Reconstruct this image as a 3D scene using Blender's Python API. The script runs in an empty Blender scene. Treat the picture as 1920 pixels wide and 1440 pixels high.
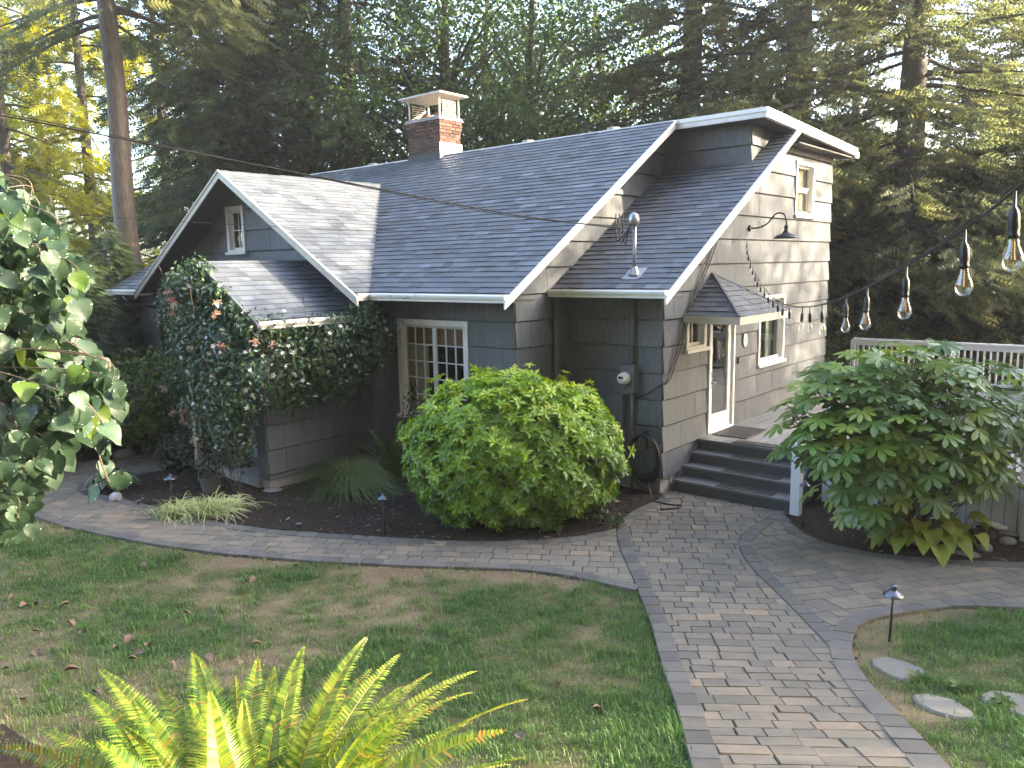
import bpy, math, random
import numpy as np
from math import radians, sin, cos, pi
from mathutils import Vector, Matrix

S = bpy.context.scene
COL = S.collection
rng = np.random.default_rng(7)
random.seed(7)

# ------------------------------------------------------------------ camera
CAM = np.array([5.8996, -10.4374, 3.5749])
F_PX, PITCH, ROLL, YAW = 1461.95, radians(8.646), radians(-1.042), radians(40.504)
FWD = np.array([-sin(YAW) * cos(PITCH), cos(YAW) * cos(PITCH), -sin(PITCH)])
_r = np.array([cos(YAW), sin(YAW), 0.0]); _u = np.cross(_r, FWD)
RGT = _r * cos(ROLL) + _u * sin(ROLL); UPV = -_r * sin(ROLL) + _u * cos(ROLL)
cd = bpy.data.cameras.new('camera'); cam = bpy.data.objects.new('camera', cd); COL.objects.link(cam)
cd.sensor_width = 36.0; cd.lens = F_PX / 1920 * 36.0; cd.clip_start = 0.05; cd.clip_end = 900
M = Matrix(((RGT[0], UPV[0], -FWD[0], CAM[0]), (RGT[1], UPV[1], -FWD[1], CAM[1]), (RGT[2], UPV[2], -FWD[2], CAM[2]), (0, 0, 0, 1)))
cam.matrix_world = M
S.camera = cam

# ------------------------------------------------------------------ sky and sun
SUN_AZ, SUN_EL = radians(40.0), radians(21.5)          # azimuth from +x towards +y
SUNV = np.array([cos(SUN_EL) * cos(SUN_AZ), cos(SUN_EL) * sin(SUN_AZ), sin(SUN_EL)])
W = bpy.data.worlds.new('World'); S.world = W; W.use_nodes = True
nt = W.node_tree; nt.nodes.clear()
wo = nt.nodes.new('ShaderNodeOutputWorld'); bg = nt.nodes.new('ShaderNodeBackground'); sk = nt.nodes.new('ShaderNodeTexSky')
sk.sky_type = 'NISHITA'; sk.sun_disc = False; sk.sun_elevation = SUN_EL; sk.sun_rotation = pi / 2 - SUN_AZ
sk.air_density = 1.0; sk.dust_density = 3.0; sk.ozone_density = 1.0; sk.altitude = 50
bg.inputs[1].default_value = 0.15
nt.links.new(sk.outputs[0], bg.inputs[0]); nt.links.new(bg.outputs[0], wo.inputs[0])
sd = bpy.data.lights.new('sun', 'SUN'); sd.energy = 3.3; sd.angle = radians(0.6); sd.color = (1.0, 0.84, 0.61)
sun = bpy.data.objects.new('sun', sd); COL.objects.link(sun)
sun.rotation_euler = Vector(SUNV).to_track_quat('Z', 'Y').to_euler(); sun.location = (20, 20, 30)
S.view_settings.view_transform = 'Standard'; S.view_settings.look = 'None'
S.view_settings.exposure = 3.32; S.view_settings.gamma = 1.0
S.cycles.max_bounces = 8; S.cycles.transparent_max_bounces = 12; S.cycles.diffuse_bounces = 4
S.cycles.use_denoising = True

# ------------------------------------------------------------------ pixel <-> place (only to read measurements off the photograph)
_f2 = FWD[:2] / np.hypot(*FWD[:2])
def ground_h(x, y):
    d = (x - CAM[0]) * _f2[0] + (y - CAM[1]) * _f2[1]
    return 0.033 * np.maximum(0.0, 9.0 - d) ** 2
def ray(U, V): return FWD + RGT * (U - 960) / F_PX + UPV * (720 - V) / F_PX
def at_depth(U, V, d): return CAM + ray(U, V) * d
def at_z(U, V, z): r = ray(U, V); return CAM + r * ((z - CAM[2]) / r[2])
def at_y(U, V, y): r = ray(U, V); return CAM + r * ((y - CAM[1]) / r[1])
def at_x(U, V, x): r = ray(U, V); return CAM + r * ((x - CAM[0]) / r[0])
def on_ground(U, V):
    z = 0.0
    for _ in range(25):
        P = at_z(U, V, z); z = float(ground_h(P[0], P[1]))
    return P

# ------------------------------------------------------------------ mesh helpers
def link(name, me, parent=None, mat=None, local=False, **props):
    o = bpy.data.objects.new(name, me); COL.objects.link(o)
    if mat is not None and me is not None and not me.materials: me.materials.append(mat)
    if parent is not None:
        o.parent = parent
        if parent.data is None and not local: o.matrix_parent_inverse = parent.matrix_basis.inverted()
    for k, v in props.items(): o[k] = v
    return o
def thing(name, label, cat, loc=(0, 0, 0), group=None, rot=(0, 0, 0)):
    o = bpy.data.objects.new(name, None); COL.objects.link(o); o.location = loc; o.rotation_euler = rot
    o['label'] = label; o['category'] = cat; o.empty_display_size = 0.1
    if group: o['group'] = group
    return o
def mesh_np(name, V, F, tint=None, smooth=False):
    """V (n,3); F list of int arrays (m,k) of faces."""
    me = bpy.data.meshes.new(name)
    V = np.asarray(V, np.float32); me.vertices.add(len(V)); me.vertices.foreach_set('co', V.ravel())
    if not isinstance(F, list): F = [F]
    li = np.concatenate([np.asarray(f, np.int32).ravel() for f in F])
    sz = np.concatenate([np.full(len(f), f.shape[1], np.int32) for f in F])
    st = np.concatenate([[0], np.cumsum(sz)[:-1]]).astype(np.int32)
    me.loops.add(len(li)); me.loops.foreach_set('vertex_index', li)
    me.polygons.add(len(sz)); me.polygons.foreach_set('loop_start', st); me.polygons.foreach_set('loop_total', sz)
    if smooth: me.polygons.foreach_set('use_smooth', np.ones(len(sz), bool))
    me.update(calc_edges=True); me.validate()
    if tint is not None and len(tint) == len(me.vertices):
        a = me.attributes.new('tint', 'FLOAT', 'POINT'); a.data.foreach_set('value', np.asarray(tint, np.float32))
    return me
class MB:
    """collects the faces of ONE part"""
    def __init__(s): s.v = []; s.f = []; s.t = []
    def add(s, vs, fs, tint=0.5):
        b = len(s.v); s.v += [tuple(map(float, q)) for q in vs]; s.t += [tint] * len(vs); s.f += [tuple(i + b for i in q) for q in fs]; return s
    def box(s, x0, x1, y0, y1, z0, z1, tint=0.5):
        if x0 > x1: x0, x1 = x1, x0
        if y0 > y1: y0, y1 = y1, y0
        if z0 > z1: z0, z1 = z1, z0
        return s.add([(x0, y0, z0), (x1, y0, z0), (x1, y1, z0), (x0, y1, z0), (x0, y0, z1), (x1, y0, z1), (x1, y1, z1), (x0, y1, z1)],
                     [(3, 2, 1, 0), (4, 5, 6, 7), (0, 1, 5, 4), (1, 2, 6, 5), (2, 3, 7, 6), (3, 0, 4, 7)], tint)
    def slab(s, lo, hi, tint=0.5, lo_tint=None):
        """prism between two matching rings; lo ring is the back, hi ring the face"""
        n = len(lo); fs = [tuple(range(n, 2 * n)), tuple(range(n - 1, -1, -1))]
        fs += [(i, (i + 1) % n, n + (i + 1) % n, n + i) for i in range(n)]
        s.add(list(lo) + list(hi), fs, tint)
        if lo_tint is not None: s.t[-2 * n:-n] = [lo_tint] * n
        return s
    def tube(s, pts, r, n=8, tint=0.5, cap=True):
        pts = [np.asarray(q, float) for q in pts]; rr = r if hasattr(r, '__len__') else [r] * len(pts)
        vs = []; fs = []; prev = None
        for i, q in enumerate(pts):
            t = pts[min(i + 1, len(pts) - 1)] - pts[max(i - 1, 0)]; t = t / (np.linalg.norm(t) + 1e-12)
            if prev is None:
                a = np.array([0, 0, 1.0]) if abs(t[2]) < 0.9 else np.array([1.0, 0, 0]); e = np.cross(t, a)
            else: e = prev - t * (prev @ t)
            e /= np.linalg.norm(e) + 1e-12; prev = e; g = np.cross(t, e)
            for k in range(n):
                an = 2 * pi * k / n; vs.append(q + rr[i] * (cos(an) * e + sin(an) * g))
        for i in range(len(pts) - 1):
            for k in range(n):
                a, b = i * n + k, i * n + (k + 1) % n; fs.append((a, b, b + n, a + n))
        if cap: fs += [tuple(range(n - 1, -1, -1)), tuple(range(len(vs) - n, len(vs)))]
        return s.add(vs, fs, tint)
    def lathe(s, prof, c=(0, 0, 0), n=20, tint=0.5):
        vs = []; fs = []
        for (r, z) in prof:
            for k in range(n):
                a = 2 * pi * k / n; vs.append((c[0] + r * cos(a), c[1] + r * sin(a), c[2] + z))
        for i in range(len(prof) - 1):
            for k in range(n):
                a, b = i * n + k, i * n + (k + 1) % n; fs.append((a, b, b + n, a + n))
        return s.add(vs, fs, tint)
    def build(s, name, mat, parent=None, smooth=False, **props):
        me = bpy.data.meshes.new(name); me.from_pydata(s.v, [], s.f); me.update()
        if smooth: me.polygons.foreach_set('use_smooth', np.ones(len(me.polygons), bool))
        a = me.attributes.new('tint', 'FLOAT', 'POINT'); a.data.foreach_set('value', np.asarray(s.t, np.float32))
        return link(name, me, parent, mat, **props)
def clip(poly, convex):
    """Sutherland-Hodgman: poly (any) cut by a convex ccw polygon, 2-D"""
    out = list(poly)
    for i in range(len(convex)):
        a, b = convex[i], convex[(i + 1) % len(convex)]
        ex, ey = b[0] - a[0], b[1] - a[1]; inp = out; out = []
        if not inp: break
        sd_ = [ex * (q[1] - a[1]) - ey * (q[0] - a[0]) for q in inp]
        for j in range(len(inp)):
            p, q = inp[j - 1], inp[j]; sp, sq = sd_[j - 1], sd_[j]
            if (sp >= 0) != (sq >= 0):
                t = sp / (sp - sq); out.append((p[0] + t * (q[0] - p[0]), p[1] + t * (q[1] - p[1])))
            if sq >= 0: out.append(q)
    cl = []
    for q in out:
        if not cl or abs(q[0] - cl[-1][0]) + abs(q[1] - cl[-1][1]) > 1e-4: cl.append(q)
    if len(cl) > 1 and abs(cl[0][0] - cl[-1][0]) + abs(cl[0][1] - cl[-1][1]) < 1e-4: cl.pop()
    return cl
def area(p): return 0.5 * sum(p[i - 1][0] * p[i][1] - p[i][0] * p[i - 1][1] for i in range(len(p)))
def inset(p, d):
    """move every edge of a ccw convex-ish polygon inwards by d"""
    n = len(p); out = []
    for i in range(n):
        a, b, c = np.array(p[i - 1]), np.array(p[i]), np.array(p[(i + 1) % n])
        e1 = b - a; e2 = c - b; l1 = np.hypot(*e1); l2 = np.hypot(*e2)
        if l1 < 1e-6 or l2 < 1e-6: out.append(tuple(b)); continue
        n1 = np.array([-e1[1], e1[0]]) / l1; n2 = np.array([-e2[1], e2[0]]) / l2
        m = n1 + n2; k = max(0.4, 1 + n1 @ n2); out.append(tuple(b + m * d / k))
    return out
def inside(px, py, poly):
    px = np.asarray(px); py = np.asarray(py); r = np.zeros(px.shape, bool); n = len(poly)
    for i in range(n):
        x1, y1 = poly[i - 1][:2]; x2, y2 = poly[i][:2]
        c = ((y1 > py) != (y2 > py)) & (px < (x2 - x1) * (py - y1) / (y2 - y1 + 1e-12) + x1); r ^= c
    return r
def norm(a): return a / (np.linalg.norm(a, axis=-1, keepdims=True) + 1e-9)
def scatter(TV, TF, pos, axis, up, scale, tint=None, extra=None):
    """copies of a leaf template (x = side, y = leaf axis, z = face normal) joined into one mesh's arrays"""
    pos = np.asarray(pos, float); n = len(pos); axis = norm(np.asarray(axis, float)); up = np.asarray(up, float)
    side = norm(np.cross(axis, up)); nor = np.cross(side, axis)
    R = np.stack([side, axis, nor], axis=2)
    sc = np.asarray(scale, float); sc = np.broadcast_to(sc, (n,))[:, None, None]
    V = np.einsum('nij,kj->nki', R, TV) * sc + pos[:, None, :]
    k = len(TV); Fs = [(f[None, :, :] + (np.arange(n) * k)[:, None, None]).reshape(-1, f.shape[1]) for f in TF]
    t = np.repeat(rng.random(n) if tint is None else np.asarray(tint), k)
    return V.reshape(-1, 3), Fs, t
def join_arrays(parts):
    V = []; F = {}; T = []; b = 0
    for v, fs, t in parts:
        V.append(v); T.append(t)
        for f in fs: F.setdefault(f.shape[1], []).append(f + b)
        b += len(v)
    return np.concatenate(V), [np.concatenate(x) for x in F.values()], np.concatenate(T)
def vnoise(x, y, seed=0):
    """smooth value noise, unit cell"""
    xi = np.floor(x).astype(np.int64); yi = np.floor(y).astype(np.int64); fx = x - xi; fy = y - yi
    fx = fx * fx * (3 - 2 * fx); fy = fy * fy * (3 - 2 * fy)
    def hsh(a, b):
        h = (a * 374761393 + b * 668265263 + seed * 974711) & 0xffffffff; h = ((h ^ (h >> 13)) * 1274126177) & 0xffffffff
        return ((h ^ (h >> 16)) & 0xffff) / 65535.0
    return (hsh(xi, yi) * (1 - fx) + hsh(xi + 1, yi) * fx) * (1 - fy) + (hsh(xi, yi + 1) * (1 - fx) + hsh(xi + 1, yi + 1) * fx) * fy

# ------------------------------------------------------------------ materials
MATS = {}
def newmat(name):
    m = bpy.data.materials.new(name); m.use_nodes = True; n = m.node_tree; n.nodes.clear()
    out = n.nodes.new('ShaderNodeOutputMaterial'); MATS[name] = m; return m, n, out
def N(n, t, **kw):
    q = n.nodes.new(t)
    for k, v in kw.items(): setattr(q, k, v)
    return q
def ramp(n, src, stops):
    r = N(n, 'ShaderNodeValToRGB'); e = r.color_ramp.elements
    while len(e) < len(stops): e.new(0.5)
    for q, (p, c) in zip(e, stops): q.position = p; q.color = (*c, 1)
    n.links.new(src, r.inputs[0]); return r.outputs[0]
def noise(n, scale=(1, 1, 1), s=5.0, detail=4, rough=0.6, coord='Object'):
    tc = N(n, 'ShaderNodeTexCoord'); mp = N(n, 'ShaderNodeMapping'); mp.inputs['Scale'].default_value = scale
    n.links.new(tc.outputs[coord], mp.inputs[0]); t = N(n, 'ShaderNodeTexNoise')
    t.inputs['Scale'].default_value = s; t.inputs['Detail'].default_value = detail; t.inputs['Roughness'].default_value = rough
    n.links.new(mp.outputs[0], t.inputs[0]); return t.outputs[0]
def mixc(n, fac, a, b, mode='MIX'):
    m = N(n, 'ShaderNodeMix', data_type='RGBA', blend_type=mode)
    for k, v in ((0, fac), (6, a), (7, b)):
        if isinstance(v, (int, float)): m.inputs[k].default_value = v
        elif isinstance(v, tuple): m.inputs[k].default_value = (*v, 1)
        else: n.links.new(v, m.inputs[k])
    return m.outputs[2]
def math_(n, op, a, b=0.5):
    m = N(n, 'ShaderNodeMath', operation=op)
    for k, v in ((0, a), (1, b)):
        if isinstance(v, (int, float)): m.inputs[k].default_value = v
        else: n.links.new(v, m.inputs[k])
    return m.outputs[0]
def bump(n, h, strength=0.3, dist=0.01):
    b = N(n, 'ShaderNodeBump'); b.inputs['Strength'].default_value = strength; b.inputs['Distance'].default_value = dist
    n.links.new(h, b.inputs['Height']); return b.outputs[0]
def prin(n, out, col, rough=0.6, metal=0.0, spec=0.5, nrm=None):
    p = N(n, 'ShaderNodeBsdfPrincipled')
    if isinstance(col, tuple): p.inputs['Base Color'].default_value = (*col, 1)
    else: n.links.new(col, p.inputs['Base Color'])
    if isinstance(rough, (int, float)): p.inputs['Roughness'].default_value = rough
    else: n.links.new(rough, p.inputs['Roughness'])
    p.inputs['Metallic'].default_value = metal; p.inputs['Specular IOR Level'].default_value = spec
    if nrm is not None: n.links.new(nrm, p.inputs['Normal'])
    n.links.new(p.outputs[0], out.inputs[0]); return p
def attr(n, name): a = N(n, 'ShaderNodeAttribute'); a.attribute_name = name; return a.outputs['Fac']

def mat_paint(name, col, rough=0.5, dirt=0.25, s=3.0, metal=0.0, bmp=0.05):
    m, n, o = newmat(name); a = noise(n, (1, 1, 1), s, 6, 0.65); b = noise(n, (1, 1, 1), s * 14, 3)
    dark = tuple(c * (1 - dirt) for c in col)
    c = mixc(n, ramp(n, a, [(0.3, (0, 0, 0)), (0.75, (1, 1, 1))]), dark, col)
    prin(n, o, c, rough, metal, 0.4, bump(n, b, bmp, 0.004)); return m
def mat_leaf(name, stops, trans=0.35, rough=0.45, spec=0.4, tcol=None, random_obj=False, sheen_patch=None):
    """leaf: colour from per-leaf tint, part of the light passes through"""
    m, n, o = newmat(name); t = attr(n, 'tint')
    if random_obj:
        oi = N(n, 'ShaderNodeObjectInfo'); t = oi.outputs['Random']
    c = ramp(n, t, stops)
    a = noise(n, (1, 1, 1), 30.0, 2); c = mixc(n, 0.35, c, ramp(n, a, [(0.3, (0.35, 0.35, 0.35)), (0.7, (1, 1, 1))]), 'MULTIPLY')
    if sheen_patch:
        b = noise(n, (1, 1, 1), sheen_patch[0], 2, coord=sheen_patch[4] if len(sheen_patch) > 4 else 'Object'); c = mixc(n, ramp(n, b, [(sheen_patch[1], (0, 0, 0)), (sheen_patch[2], (1, 1, 1))]), c, sheen_patch[3])
    p = N(n, 'ShaderNodeBsdfPrincipled'); n.links.new(c, p.inputs['Base Color']); p.inputs['Roughness'].default_value = rough
    p.inputs['Specular IOR Level'].default_value = spec
    tr = N(n, 'ShaderNodeBsdfTranslucent'); hs = N(n, 'ShaderNodeHueSaturation'); hs.inputs['Saturation'].default_value = 1.15; hs.inputs['Value'].default_value = 1.9; hs.inputs['Hue'].default_value = 0.485
    n.links.new(c, hs.inputs['Color']); n.links.new(hs.outputs[0], tr.inputs[0])
    mx = N(n, 'ShaderNodeMixShader'); mx.inputs[0].default_value = trans
    n.links.new(p.outputs[0], mx.inputs[1]); n.links.new(tr.outputs[0], mx.inputs[2]); n.links.new(mx.outputs[0], o.inputs[0]); return m

# siding: painted cedar shake, combed grain running up and down, weathered streaks
def mat_siding(name, base, streak, amount):
    m, n, o = newmat(name)
    g = noise(n, (1, 1, 0.02), 55.0, 3, 0.7); st = noise(n, (1, 1, 0.05), 14.0, 5, 0.75); big = noise(n, (1, 1, 1), 0.7, 3)
    t = attr(n, 'tint')
    c = mixc(n, t, tuple(x * 0.86 for x in base), tuple(x * 1.12 for x in base))
    f = math_(n, 'MULTIPLY', ramp(n, st, [(0.40, (0, 0, 0)), (0.72, (1, 1, 1))]), amount); c = mixc(n, f, c, streak)
    c = mixc(n, 0.45, c, ramp(n, g, [(0.34, (0.2, 0.2, 0.2)), (0.58, (1, 1, 1))]), 'MULTIPLY')
    c = mixc(n, 0.25, c, ramp(n, big, [(0.3, (0.6, 0.6, 0.6)), (0.7, (1, 1, 1))]), 'MULTIPLY')
    prin(n, o, c, 0.62, 0, 0.35, bump(n, g, 0.55, 0.006)); return m
SID = mat_siding('painted_shake', (0.128, 0.139, 0.150), (0.20, 0.205, 0.21), 0.35)
SIDW = mat_siding('weathered_shake', (0.090, 0.106, 0.124), (0.172, 0.178, 0.186), 0.55)
def mat_shingle():
    m, n, o = newmat('asphalt_shingle'); t = attr(n, 'tint')
    c = ramp(n, t, [(0.0, (0.034, 0.038, 0.044)), (0.12, (0.078, 0.088, 0.102)), (0.4, (0.098, 0.114, 0.136)), (0.65, (0.116, 0.136, 0.166)), (0.85, (0.138, 0.155, 0.180)), (1.0, (0.176, 0.200, 0.238))])
    gr = noise(n, (1, 1, 1), 260.0, 2); b = noise(n, (1, 1, 1), 1.1, 4); lich = noise(n, (1, 1, 1), 5.0, 5)
    c = mixc(n, 0.35, c, ramp(n, gr, [(0.3, (0.35, 0.35, 0.35)), (0.7, (1, 1, 1))]), 'MULTIPLY')
    c = mixc(n, math_(n, 'MULTIPLY', ramp(n, b, [(0.5, (0, 0, 0)), (0.75, (1, 1, 1))]), 0.2), c, (0.13, 0.105, 0.085))
    c = mixc(n, math_(n, 'MULTIPLY', ramp(n, lich, [(0.62, (0, 0, 0)), (0.7, (1, 1, 1))]), 0.2), c, (0.21, 0.15, 0.10))
    prin(n, o, c, 0.62, 0, 0.5, bump(n, gr, 0.6, 0.004)); return m
SHG = mat_shingle()
WHITE = mat_paint('white_paint', (0.84, 0.84, 0.83), 0.45, 0.08, 2.0)
WHITE_TRIM = mat_paint('white_trim', (0.80, 0.79, 0.76), 0.5, 0.2, 6.0)
def mat_gutter():
    m, n, o = newmat('white_gutter'); a = noise(n, (5, 5, 28), 1.0, 5, 0.75); b = noise(n, (1, 1, 1), 2.2, 3)
    f = math_(n, 'MULTIPLY', ramp(n, a, [(0.56, (0, 0, 0)), (0.66, (1, 1, 1))]), ramp(n, b, [(0.48, (0, 0, 0)), (0.62, (1, 1, 1))]))
    c = mixc(n, math_(n, 'MULTIPLY', f, 0.8), (0.76, 0.74, 0.70), (0.08, 0.07, 0.055)); prin(n, o, c, 0.4, 0, 0.5); return m
GUT = mat_gutter()
CREAM = mat_paint('cream_paint', (0.60, 0.55, 0.46), 0.5, 0.2, 5.0)
DARKSOF = mat_paint('dark_soffit', (0.07, 0.066, 0.062), 0.7, 0.2)
GREYPAINT = mat_paint('grey_deck_paint', (0.085, 0.09, 0.098), 0.55, 0.3, 4.0)
TREAD = mat_paint('skylit_grey_tread', (0.17, 0.175, 0.18), 0.5, 0.3, 5.0)  # grey step paint lightened for sky reflecting off the tread tops
METALG = mat_paint('galvanised_metal', (0.42, 0.43, 0.45), 0.38, 0.35, 12.0, 0.85)
PIPEG = mat_paint('grey_painted_pipe', (0.115, 0.122, 0.128), 0.5, 0.2)
BLACKM = mat_paint('black_metal', (0.02, 0.02, 0.022), 0.4, 0.2, 6, 0.0)
RUBBER = mat_paint('black_rubber', (0.018, 0.017, 0.016), 0.45, 0.3, 9)
BRONZE = mat_paint('bronze_metal', (0.16, 0.17, 0.19), 0.32, 0.3, 14, 0.9)
STEM = mat_paint('dark_stem_metal', (0.05, 0.043, 0.038), 0.5, 0.3, 9, 0.4)
LEAD = mat_paint('dark_flashing', (0.012, 0.013, 0.018), 0.55, 0.3, 4, 0.0)
CEM = mat_paint('cement', (0.36, 0.34, 0.31), 0.85, 0.35, 7, 0, 0.3)
PLASTIC = mat_paint('grey_plastic_pot', (0.13, 0.13, 0.125), 0.6, 0.3, 6)
CLAY = mat_paint('clay_flue', (0.42, 0.16, 0.08), 0.8, 0.3, 6)
CERAM = mat_paint('white_ceramic', (0.72, 0.72, 0.70), 0.35, 0.3, 25)
BLUEW = mat_paint('pale_blue_board', (0.62, 0.66, 0.72), 0.5, 0.2, 3)
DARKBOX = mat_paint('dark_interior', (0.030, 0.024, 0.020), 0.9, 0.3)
CURT = mat_paint('cream_curtain', (0.62, 0.54, 0.41), 0.9, 0.3, 8)
ROOMWALL = mat_paint('pale_room_wall', (0.40, 0.42, 0.36), 0.9, 0.1)
def mat_wood(name, c1, c2, sc):
    m, n, o = newmat(name); a = noise(n, sc, 6.0, 4); prin(n, o, ramp(n, a, [(0.3, c1), (0.7, c2)]), 0.6); return m
BLIND = mat_wood('woven_blind', (0.20, 0.095, 0.042), (0.38, 0.20, 0.095), (0.6, 0.6, 14))
BARK = mat_wood('fir_bark', (0.055, 0.042, 0.034), (0.14, 0.108, 0.086), (3, 3, 0.5))
BARKD = mat_wood('dark_bark', (0.028, 0.022, 0.018), (0.075, 0.058, 0.047), (3, 3, 0.5))
TWIG = mat_wood('brown_twig', (0.07, 0.05, 0.035), (0.16, 0.12, 0.085), (2, 2, 2))
def mat_deck():
    m, n, o = newmat('grey_decking'); g = noise(n, (40, 0.6, 40), 1.0, 4); t = attr(n, 'tint')
    c = mixc(n, t, (0.22, 0.215, 0.205), (0.33, 0.32, 0.30)); c = mixc(n, 0.4, c, ramp(n, g, [(0.3, (0.5, 0.5, 0.5)), (0.7, (1, 1, 1))]), 'MULTIPLY'); prin(n, o, c, 0.55, 0, 0.4); return m
DECK = mat_deck()
def mat_brick():
    m, n, o = newmat('old_brick'); t = attr(n, 'tint'); a = noise(n, (1, 1, 1), 22.0, 4)
    c = ramp(n, t, [(0, (0.055, 0.028, 0.022)), (0.5, (0.100, 0.048, 0.037)), (1, (0.155, 0.085, 0.065))])
    c = mixc(n, 0.5, c, ramp(n, a, [(0.3, (0.35, 0.33, 0.32)), (0.7, (1, 1, 1))]), 'MULTIPLY'); prin(n, o, c, 0.85, 0, 0.3, bump(n, a, 0.5, 0.01)); return m
BRICK = mat_brick()
def mat_paver(name, stops, gran=0.4):
    m, n, o = newmat(name); t = attr(n, 'tint'); c = ramp(n, t, stops)
    a = noise(n, (1, 1, 1), 140.0, 3); b = noise(n, (1, 1, 1), 7.0, 5, 0.7); d = noise(n, (1, 1, 1), 0.8, 3)
    c = mixc(n, 0.55, c, ramp(n, b, [(0.28, (0.50, 0.48, 0.46)), (0.7, (1, 1, 1))]), 'MULTIPLY')
    c = mixc(n, gran, c, ramp(n, a, [(0.3, (0.5, 0.5, 0.5)), (0.7, (1, 1, 1))]), 'MULTIPLY')
    c = mixc(n, 0.4, c, ramp(n, d, [(0.3, (0.62, 0.6, 0.58)), (0.7, (1, 1, 1))]), 'MULTIPLY')
    prin(n, o, c, 0.8, 0, 0.35, bump(n, a, 0.5, 0.006)); return m
PAVE = mat_paver('tumbled_paver', [(0, (0.158, 0.142, 0.116)), (0.45, (0.206, 0.177, 0.138)), (0.8, (0.250, 0.203, 0.150)), (1, (0.302, 0.228, 0.155))])
PAVEB = mat_paver('charcoal_paver', [(0, (0.105, 0.098, 0.088)), (1, (0.165, 0.152, 0.134))])
SAND = mat_paint('joint_sand', (0.062, 0.058, 0.040), 0.95, 0.6, 5)
STONE = mat_paver('flagstone', [(0, (0.20, 0.19, 0.165)), (1, (0.26, 0.24, 0.205))], 0.5)
ROCK = mat_paver('grey_rock', [(0, (0.24, 0.25, 0.26)), (1, (0.36, 0.36, 0.36))], 0.5)
ROCKW = mat_paver('pale_rock', [(0, (0.42, 0.44, 0.45)), (1, (0.5, 0.5, 0.5))], 0.6)
def mat_mulch():
    m, n, o = newmat('bark_mulch'); a = noise(n, (1, 1, 1), 34.0, 6, 0.75); b = noise(n, (1, 1, 1), 2.0, 4)
    c = ramp(n, a, [(0.3, (0.010, 0.007, 0.005)), (0.55, (0.040, 0.027, 0.019)), (0.75, (0.085, 0.058, 0.040))])
    c = mixc(n, 0.5, c, ramp(n, b, [(0.3, (0.55, 0.5, 0.45)), (0.7, (1, 1, 1))]), 'MULTIPLY'); prin(n, o, c, 0.95, 0, 0.2, bump(n, a, 1.0, 0.03)); return m
MULCH = mat_mulch()
def mat_chip():
    m, n, o = newmat('mulch_chip'); t = attr(n, 'tint'); prin(n, o, ramp(n, t, [(0, (0.012, 0.008, 0.006)), (0.5, (0.05, 0.033, 0.023)), (0.82, (0.11, 0.075, 0.05)), (0.93, (0.22, 0.165, 0.105)), (1, (0.34, 0.28, 0.19))]), 0.9, 0, 0.2); return m
CHIP = mat_chip()
def mat_lawn():
    m, n, o = newmat('lawn_soil'); d = attr(n, 'tint'); a = noise(n, (1, 1, 1), 60.0, 5, 0.7)
    c = ramp(n, d, [(0.30, (0.050, 0.070, 0.024)), (0.62, (0.14, 0.115, 0.060)), (0.82, (0.21, 0.158, 0.096)), (1.0, (0.175, 0.118, 0.072))])
    c = mixc(n, 0.6, c, ramp(n, a, [(0.3, (0.35, 0.33, 0.3)), (0.7, (1, 1, 1))]), 'MULTIPLY'); prin(n, o, c, 0.95, 0, 0.2, bump(n, a, 0.8, 0.02)); return m
LAWN = mat_lawn()
GROUND = mat_paint('forest_floor', (0.060, 0.050, 0.032), 0.95, 0.5, 0.8, 0, 0.5)
def fresnel2(n, ior):
    """the same reflectance from both sides of a thin sheet"""
    g = N(n, 'ShaderNodeNewGeometry'); fr = N(n, 'ShaderNodeFresnel'); n.links.new(math_(n, 'ADD', math_(n, 'MULTIPLY', g.outputs['Backfacing'], 1 / ior - ior), ior), fr.inputs[0]); return fr.outputs[0]
def mat_glass():
    m, n, o = newmat('window_glass'); fr = fresnel2(n, 1.52)
    tr = N(n, 'ShaderNodeBsdfTransparent'); tr.inputs[0].default_value = (0.92, 0.95, 0.93, 1); gl = N(n, 'ShaderNodeBsdfGlossy'); gl.inputs['Roughness'].default_value = 0.01
    mx = N(n, 'ShaderNodeMixShader'); n.links.new(math_(n, 'MULTIPLY', fr, 1.2), mx.inputs[0]); n.links.new(tr.outputs[0], mx.inputs[1]); n.links.new(gl.outputs[0], mx.inputs[2])
    n.links.new(mx.outputs[0], o.inputs[0]); return m
GLASS = mat_glass()
def mat_bulb():
    m, n, o = newmat('bulb_glass'); fr = fresnel2(n, 1.5)
    tr = N(n, 'ShaderNodeBsdfTransparent'); tr.inputs[0].default_value = (0.95, 0.94, 0.90, 1); gl = N(n, 'ShaderNodeBsdfGlossy'); gl.inputs['Roughness'].default_value = 0.06
    mx = N(n, 'ShaderNodeMixShader'); n.links.new(math_(n, 'ADD', fr, 0.08), mx.inputs[0]); n.links.new(tr.outputs[0], mx.inputs[1]); n.links.new(gl.outputs[0], mx.inputs[2])
    n.links.new(mx.outputs[0], o.inputs[0]); return m
BULB = mat_bulb()
FILA = mat_paint('amber_filament', (0.55, 0.40, 0.20), 0.4, 0.1)
def mat_ramp0(name, stops):
    m, n, o = newmat(name); prin(n, o, ramp(n, attr(n, 'tint'), stops), 0.8, 0, 0.2); return m
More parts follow.
